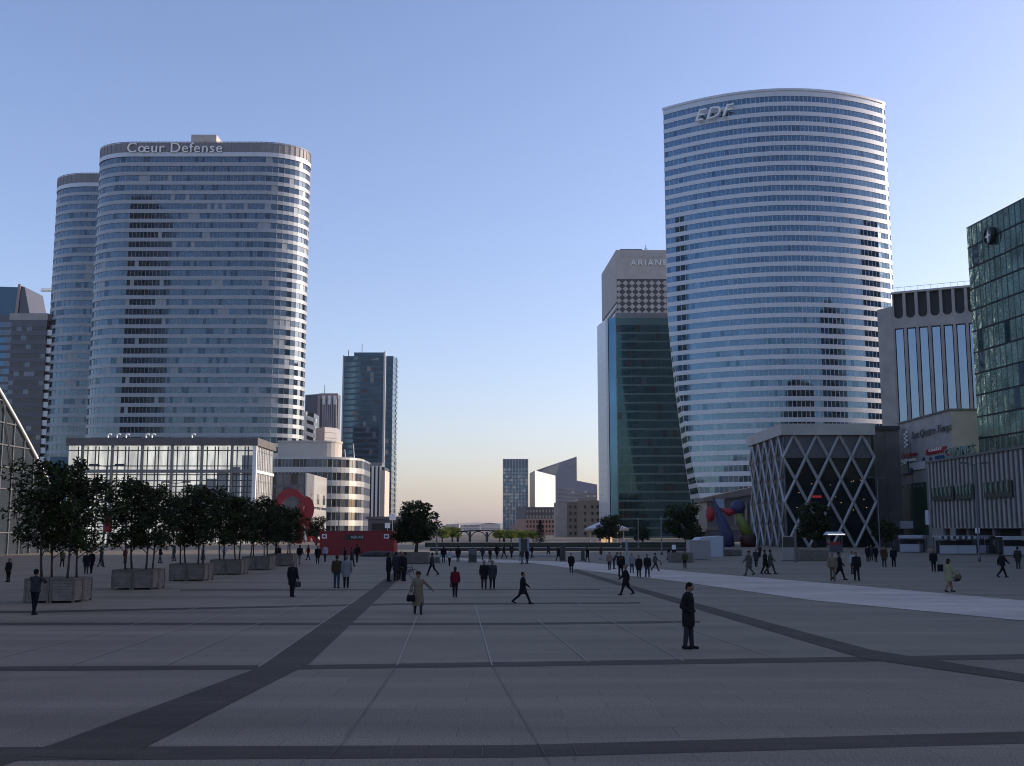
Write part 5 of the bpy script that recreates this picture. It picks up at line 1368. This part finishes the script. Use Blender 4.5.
def hang_bag(at, kind, label, m, rz=0):
    """a bag hanging from a hand: top-level"""
    if kind == 'brief':
        r = empty('briefcase', (at.x, at.y, at.z - .36), label, 'briefcase', rz=rz); k = MB(); k.rings([[(x * a, y * a, z) for x, y in ((-.05, -.19), (.05, -.19), (.05, .19), (-.05, .19))] for a, z in ((.92, 0), (1, .02), (1, .26), (.9, .28))]); k.build('case', m, r)
        k = MB(); k.tube([(0, -.06, .28), (0, -.05, .34), (0, .05, .34), (0, .06, .28)], .011, 6); k.build('handle', m, r)
    else:
        r = empty('handbag', (at.x, at.y, at.z - .48), label, 'bag', rz=rz); k = MB(); k.rings([[(x * a, y * b, z) for x, y in [(.07 * cos(t), .2 * sin(t)) for t in [2 * pi * i / 12 for i in range(12)]]] for a, b, z in ((.6, .8, 0), (1, 1.05, .05), (1.05, 1, .16), (.7, .8, .28))]); k.build('pouch', m, r, smooth=True)
        k = MB(); k.tube([(0, -.13, .26), (0, -.07, .42), (0, 0, .49), (0, .07, .42), (0, .13, .26)], .010, 6); k.build('strap', m, r)
    return r

hands = {}
# face: 0 = away from the camera, 90 = to the right, 180 = towards the camera, 270 = to the left
person(689, 649, 65, 118, 'man in black jacket and dark trousers looking down, hands in pockets, nearest to camera', 'black', 'charcoal', 'mid', pocket=True, tilt=.38, stride=.12, stance=.10)
h = person(418, 614, 41, 165, 'woman in long beige coat and hat carrying a black bag', 'beige', 'charcoal', 'long', hair='hair_brown', stride=.45, female=True, hat='hair_brown', armL=((-.36, .02, .30), (-.52, .12, .12)), armR=((.27, .0, .23), (.31, .13, .06)))
hang_bag(h[1] + Vector((-.02, -.05, .12)), 'bag', 'black shoulder bag on the arm of the woman in beige coat', 'cloth_black', rz=1.2)
person(523, 604, 32.5, 95, 'man in long black coat striding right in the plaza centre', 'black', 'black', 'mid', hair='hair_brown', stride=1.0)
person(626, 595, 30, 262, 'man in dark mid-length coat striding left, centre right', 'black', 'navy', 'mid', hair='hair_grey', stride=.85)
person(484, 589, 28, 172, 'man in black coat, left one of the pair walking towards camera', 'black', 'charcoal', 'mid', hair='hair_brown', stride=.25)
person(492.3, 589, 28, 186, 'man in black coat, right one of the pair walking towards camera', 'charcoal', 'black', 'mid', hair='hair_brown', stride=.25, lead=-1)
h = person(455, 597, 29, 8, 'woman in dark red jacket seen from behind with shoulder bag', 'red', 'black', 'jacket', stride=.2, female=True, longhair=True, hair='hair_brown')
hang_bag(h[0] + Vector((-.02, 0, .25)), 'bag', 'pale brown bag beside the woman in dark red jacket', 'cloth_tan')
h = person(292, 597, 35, 25, 'man in black overcoat seen from behind holding a briefcase', 'black', 'black', 'mid', hair='hair_grey', stride=.15)
hang_bag(h[1], 'brief', 'dark briefcase in the hand of the man in black overcoat', 'cloth_charcoal', rz=-.4)
person(336.5, 588, 32, 10, 'man in brown jacket and jeans seen from behind', 'brown', 'jeans', 'jacket', hair='hair_brown', stride=.15, stance=.12)
person(346, 588, 32, -5, 'person in pale grey coat beside the man in brown jacket', 'palegrey', 'black', 'mid', hair='hair_grey', stride=.25)
GP = 'standing group in black beside the bicycle'
person(388.5, 581.5, 29, 60, 'person in black standing leftmost of the group beside the bicycle', 'black', 'black', 'mid', group=GP)
person(396, 580.5, 28.5, 20, 'person in black, second from left in the group beside the bicycle', 'charcoal', 'black', 'mid', group=GP)
person(401, 579.5, 28, 150, 'person in dark navy, third from left in the group beside the bicycle', 'navy', 'black', 'jacket', group=GP)
person(404.5, 581, 28.5, 270, 'person in black, rightmost of the group next to the bicycle wheel', 'black', 'navy', 'mid', group=GP)
person(432, 575.5, 23, 285, 'man in dark jacket striding between round tree and plaza centre', 'charcoal', 'navy', 'jacket', stride=.85)
person(449.5, 566, 17, 30, 'person in white shirt and dark trousers leaning forward before the parapet', 'white', 'navy', 'jacket', bend=.35, stride=.3)
person(443.5, 563, 17, 0, 'person in dark blue just left of the white-shirted person', 'navy', 'jeans', 'jacket', stride=.2)
person(458, 562, 16, 10, 'person in black just right of the white-shirted person', 'black', 'black', 'mid')
person(34, 615, 45, 15, 'man in dark jacket with raised hands, left in front of nearest planter', 'charcoal', 'navy', 'sweater', stride=.3, armL=((-.22, .18, .30), (-.05, .30, .42)), armR=((.30, .14, .34), (.10, .30, .45)))
person(8, 582, 23, 200, 'person in black at the far left edge', 'black', 'black', 'mid')
person(86, 574, 22, 160, 'person in black behind the nearest planter, left of a pair', 'black', 'charcoal', 'mid', stride=.3)
person(91, 573.5, 23, 200, 'person in dark navy behind the nearest planter, right of a pair', 'navy', 'black', 'mid', stride=.2)
person(101, 567, 18, 90, 'person in charcoal walking behind the first planter trees', 'charcoal', 'black', 'mid', stride=.5)
person(160, 563, 17, 60, 'person in dark blue behind the second planter', 'navy', 'jeans', 'jacket', stride=.3)
person(174, 561, 15.5, 250, 'person in olive jacket between the second and third planters', 'olive', 'charcoal', 'jacket', stride=.3)
person(278, 563, 18, 150, 'person in black before the sixth planter', 'black', 'black', 'mid', stride=.3)
person(299.5, 564, 19, 20, 'person in dark coat and pale trousers left of the red pavilion', 'black', 'palegrey', 'jacket', stride=.4)
person(317.5, 564, 18, 170, 'person in black at the left corner of the red pavilion', 'black', 'charcoal', 'mid', stride=.2)
person(325, 562, 17, 200, 'person in white jacket before the red pavilion', 'white', 'jeans', 'jacket', stride=.3)
person(345, 565, 18, 90, 'person in black jacket, leftmost of three before the pavilion middle', 'black', 'black', 'jacket', stride=.3)
person(351.8, 566.5, 19, 100, 'person in charcoal coat, middle of three before the pavilion', 'charcoal', 'black', 'mid', stride=.5)
person(357, 562.5, 18, 20, 'broad person in black, rightmost of three before the pavilion', 'black', 'charcoal', 'jacket', stride=.3)
person(571.3, 573, 19.5, 180, 'person in dark coat and jeans walking towards camera, right of centre', 'black', 'jeans', 'mid', stride=.3)
person(609.5, 570, 17.5, 200, 'person in pinkish top beside the plaza pylon group', 'pink', 'charcoal', 'jacket', stride=.2)
person(614, 569, 15, 80, 'dark crouching person beside the one in pinkish top', 'charcoal', 'jeans', 'jacket', bend=.5)
person(621, 577.5, 25, 175, 'person in black with orange striped chest right of centre', 'black', 'navy', 'jacket', stride=.3, hair='hair_brown')
person(632, 573, 18, 170, 'person in pale blue-grey top beside the slim sign post', 'palegrey', 'jeans', 'jacket', stride=.2)
person(639, 577.5, 22, 185, 'woman in black coat right of the slim sign post', 'black', 'black', 'mid', female=True, stride=.15, hair='hair_fair')
person(647.5, 577.5, 23, 170, 'stout man in black jacket and jeans right of the slim sign post', 'black', 'jeans', 'jacket', stride=.25)
h = person(655.5, 571, 18, 75, 'person in grey-green striding with a pale bag', 'greygreen', 'black', 'jacket', stride=.9)
hang_bag(h[1] + Vector((.1, 0, .2)), 'bag', 'pale bag carried by the striding person in grey-green', 'cloth_beige')
person(685, 568.5, 16, 190, 'person in olive jacket before the box planter by the cabin', 'olive', 'black', 'jacket', stride=.4)
person(749, 575.5, 25, 255, 'man in grey-green coat striding left before the coloured sculpture', 'greygreen', 'greygreen', 'mid', stride=.8)
person(756.3, 567, 18, 200, 'person in dark coat behind the striding man in grey-green', 'charcoal', 'black', 'mid', stride=.5)
person(765.5, 574, 24, 110, 'man in black coat, left of a pair before the lattice building', 'black', 'black', 'mid', stride=.5)
person(771, 574, 25.5, 100, 'man in olive-grey coat, right of a pair before the lattice building', 'greygreen', 'olive', 'mid', stride=.8)
person(833, 581, 30, 195, 'man in beige jacket and pale trousers on the right of the plaza', 'beige', 'tan', 'jacket', stride=.3, hair='hair_grey')
person(840, 580, 29, 110, 'person in black coat striding beside the man in beige jacket', 'black', 'black', 'mid', stride=.75)
person(857, 580.5, 28, 175, 'man in black suit walking near the lit kiosk', 'black', 'black', 'jacket', stride=.15)
person(853, 574, 22, 160, 'person in white shirt just behind the man in black suit', 'white', 'charcoal', 'jacket')
person(868, 562, 16, 180, 'person in black, leftmost of three before the link wall', 'black', 'black', 'mid')
person(871.5, 561, 16, 190, 'person in charcoal, middle of three before the link wall', 'charcoal', 'black', 'mid')
person(876, 562, 16, 170, 'person in dark navy, rightmost of three before the link wall', 'navy', 'black', 'mid')
person(884.5, 567, 21, 185, 'person in dark brown coat before the leftmost market stall', 'brown', 'charcoal', 'mid', stride=.15)
person(894, 567, 20, 0, 'person in black jacket just left of the leftmost market stall', 'black', 'black', 'jacket', stride=.1)
h = person(934, 572, 22, 200, 'person in black with suitcase before the market stalls', 'black', 'black', 'jacket', stride=.2)
h2 = person(950, 592, 33, 80, 'woman in pale yellow coat on the right of the plaza', 'yellow', 'skin', 'mid', female=True, stride=.5, longhair=True, hair='hair_brown')
hang_bag(h2[1] + Vector((.12, 0, .3)), 'bag', 'brown bag at the side of the woman in pale yellow coat', 'cloth_tan', rz=1.57)
person(1003, 577.5, 27, 75, 'person in black jacket striding right before the right stalls', 'black', 'black', 'jacket', stride=.9)
person(1018.5, 569, 22, 10, 'person in dark grey coat at the right edge', 'darkgrey', 'charcoal', 'mid')
FARG = 'small figures along the terrace parapet'
for u, v, hp, top, leg, lab in ((504, 558.5, 14, 'black', 'black', 'tiny dark figure, leftmost by the parapet under the lime trees'), (511.5, 558, 14, 'charcoal', 'navy', 'tiny grey figure by the parapet under the lime trees'),
        (522, 564, 15, 'olive', 'palegrey', 'figure in olive, left of a pair below the poster frame'), (527, 564, 15, 'black', 'jeans', 'figure in black, right of a pair below the poster frame'),
        (532, 558, 13, 'black', 'charcoal', 'tiny dark figure right of the poster frame'), (548.5, 556.5, 13, 'charcoal', 'black', 'tiny figure in charcoal under the brick building'),
        (558.5, 561, 15, 'black', 'black', 'dark figure left of the narrow dark cabinet'), (587.5, 562, 15, 'black', 'charcoal', 'dark figure before the carousel next to the litter bin'),
        (601, 559.5, 15, 'brown', 'white', 'figure in brown with white trousers before the carousel'), (497, 559, 14, 'navy', 'black', 'tiny figure in navy left of the lime tree group'),
        (490, 562, 14, 'black', 'olive', 'tiny dark figure right of the black cabinet'), (482.5, 560, 14, 'charcoal', 'black', 'tiny charcoal figure near the black cabinet'),
        (718, 556, 12, 'black', 'black', 'tiny dark figure at the right end of the marquee'), (760, 557, 12, 'charcoal', 'black', 'tiny dark figure under the lime-limbed sculpture'),
        (797, 559, 13, 'pink', 'black', 'tiny figure in pink right of the sign column'), (669, 560, 12, 'navy', 'black', 'tiny figure in navy left of the box planter'),
        (62, 567, 17, 'olive', 'black', 'small figure in olive behind the nearest planter trees'), (125, 563, 15, 'red', 'black', 'small figure in dark red behind the second planter'),
        (203, 560, 14, 'palegrey', 'black', 'small figure in pale grey behind the third planter'), (224, 559, 14, 'white', 'jeans', 'small figure in white behind the fourth planter'),
        (308, 560, 15, 'red', 'black', 'small figure in dark red left of the pavilion corner')):
    person(u, v, hp, (u * 37) % 360, lab, top, leg, 'mid' if u % 2 else 'jacket', stride=.15 + (u % 5) * .12, group=FARG)

# turn the blocked-in forms into one skin each
tmp = []
for J in JOBS:
    J['tmp'] = []
    for pr in J['prims']:
        me = bpy.data.meshes.new('tmp'); me.from_pydata(pr.mb.v, [], pr.mb.f); o = bpy.data.objects.new('tmp', me); COL.objects.link(o)
        md_ = o.modifiers.new('r', 'REMESH'); md_.mode = 'VOXEL'; md_.voxel_size = J['vox']; md_.use_smooth_shade = True
        sm = o.modifiers.new('s', 'SMOOTH'); sm.iterations = 2; sm.factor = .45
        J['tmp'].append(o); tmp.append(o)
dg = bpy.context.evaluated_depsgraph_get()
for J in JOBS:
    mes = [bpy.data.meshes.new_from_object(o.evaluated_get(dg)) for o in J['tmp']]
    body = mes[0]; keys = J['prims'][0].keys; slots = []
    for kk in keys:
        if kk[4] not in slots: slots.append(kk[4])
    for s_ in slots: body.materials.append(MATS['cloth_' + s_])
    idx = []
    for p in body.polygons:
        c = p.center; best, bi = 1e9, 0
        for (a, b, r0, r1, key) in keys:
            d = b - a; t = max(0, min(1, (c - a).dot(d) / max(d.length_squared, 1e-9))); e = (c - (a + d * t)).length - (r0 + (r1 - r0) * t)
            if e < best: best, bi = e, slots.index(key)
        idx.append(bi)
    body.polygons.foreach_set('material_index', idx)
    body.name = 'person'
    o = bpy.data.objects.new('person', body); COL.objects.link(o)
    o.location = J['g']; o.scale = (J['S'] * 1.09, J['S'] * 1.09, J['S']); o.rotation_euler = (0, 0, -radians(J['face'])); tag(o, J['label'], 'person', J['group'])
    for me, nm, m in ((mes[1], 'coat', 'cloth_' + J['top']), (mes[2], 'hair', 'cloth_' + J['hair'])):
        me.materials.append(MATS[m]); me.name = nm; c = bpy.data.objects.new(nm, me); COL.objects.link(c); c.parent = o
    if J['hat']:
        k = MB(); hc = J['hatc']; n = 16
        k.rings([[(hc.x + r * cos(2 * pi * i / n), hc.y + r * sin(2 * pi * i / n), hc.z + z) for i in range(n)] for r, z in ((.14, -.035), (.15, -.02), (.098, -.012), (.094, .05), (.06, .085))]); k.build('hat', 'cloth_' + J['hat'], o, smooth=True)
    if 'orange' in J['label']:
        k = MB()
        for z in (.30, .38): k.rings([[(a_ * cos(t), b_ * sin(t), J['prims'][0].keys[0][0].z * 0 + .93 + z + dz) for t in [2 * pi * i / 20 for i in range(20)]] for a_, b_, dz in ((.201, .143, 0), (.201, .143, .045))], cap=False)
        k.build('chest_band', 'cloth_orange', o)
for o in tmp: bpy.data.objects.remove(o)

# suitcase beside the traveller, pigeon by the woman in yellow
q = G(940.5, 572); r = empty('suitcase', (q.x, q.y, 0), 'small dark wheeled suitcase beside the person in black before the stalls', 'suitcase')
k = MB(); k.rings([[(x * s, y * s, z) for x, y in ((-.2, -.12), (.2, -.12), (.2, .12), (-.2, .12))] for s, z in ((.9, .06), (1, .1), (1, .58), (.9, .62))]); k.build('case', 'cloth_black', r)
k = MB(); k.tube([(-.1, .1, .6), (-.1, .1, .98), (.1, .1, .98), (.1, .1, .6)], .012, 6); k.build('handle', 'grey_metal', r)
for x in (-.15, .15): k = MB(); k.tube([(x - .02, .08, .045), (x + .02, .08, .045)], .045, 8); k.build('wheel', 'black_paint', r)
q = G(965, 591); pg_ = MB(); c = Vector((0, 0, 0))
pg_.tube([(-.17, 0, -.03), (-.06, 0, 0), (.05, 0, .02), (.11, 0, .05), (.15, 0, .04)], [.015, .05, .06, .035, .008], 10)
po = pg_.build('pigeon', 'cloth_darkgrey', smooth=True, loc=(q.x, q.y + 1, .55)); po.scale = (1.4, 1.4, 1.4); tag(po, 'dark pigeon flying low beside the woman in pale yellow coat', 'bird')
for s in (-1, 1):
    k = MB(); k.add([(-.06, s * .03, .02), (.06, s * .03, .03), (.02, s * .22, .10), (-.05, s * .36, .12), (-.09, s * .2, .08)], [(0, 1, 2, 4), (2, 3, 4)]); k.extr([(-.06, s * .03, .02), (.06, s * .03, .03), (.02, s * .22, .10), (-.09, s * .2, .08)], (0, 0, .008)); k.build('wing', 'cloth_charcoal', po)
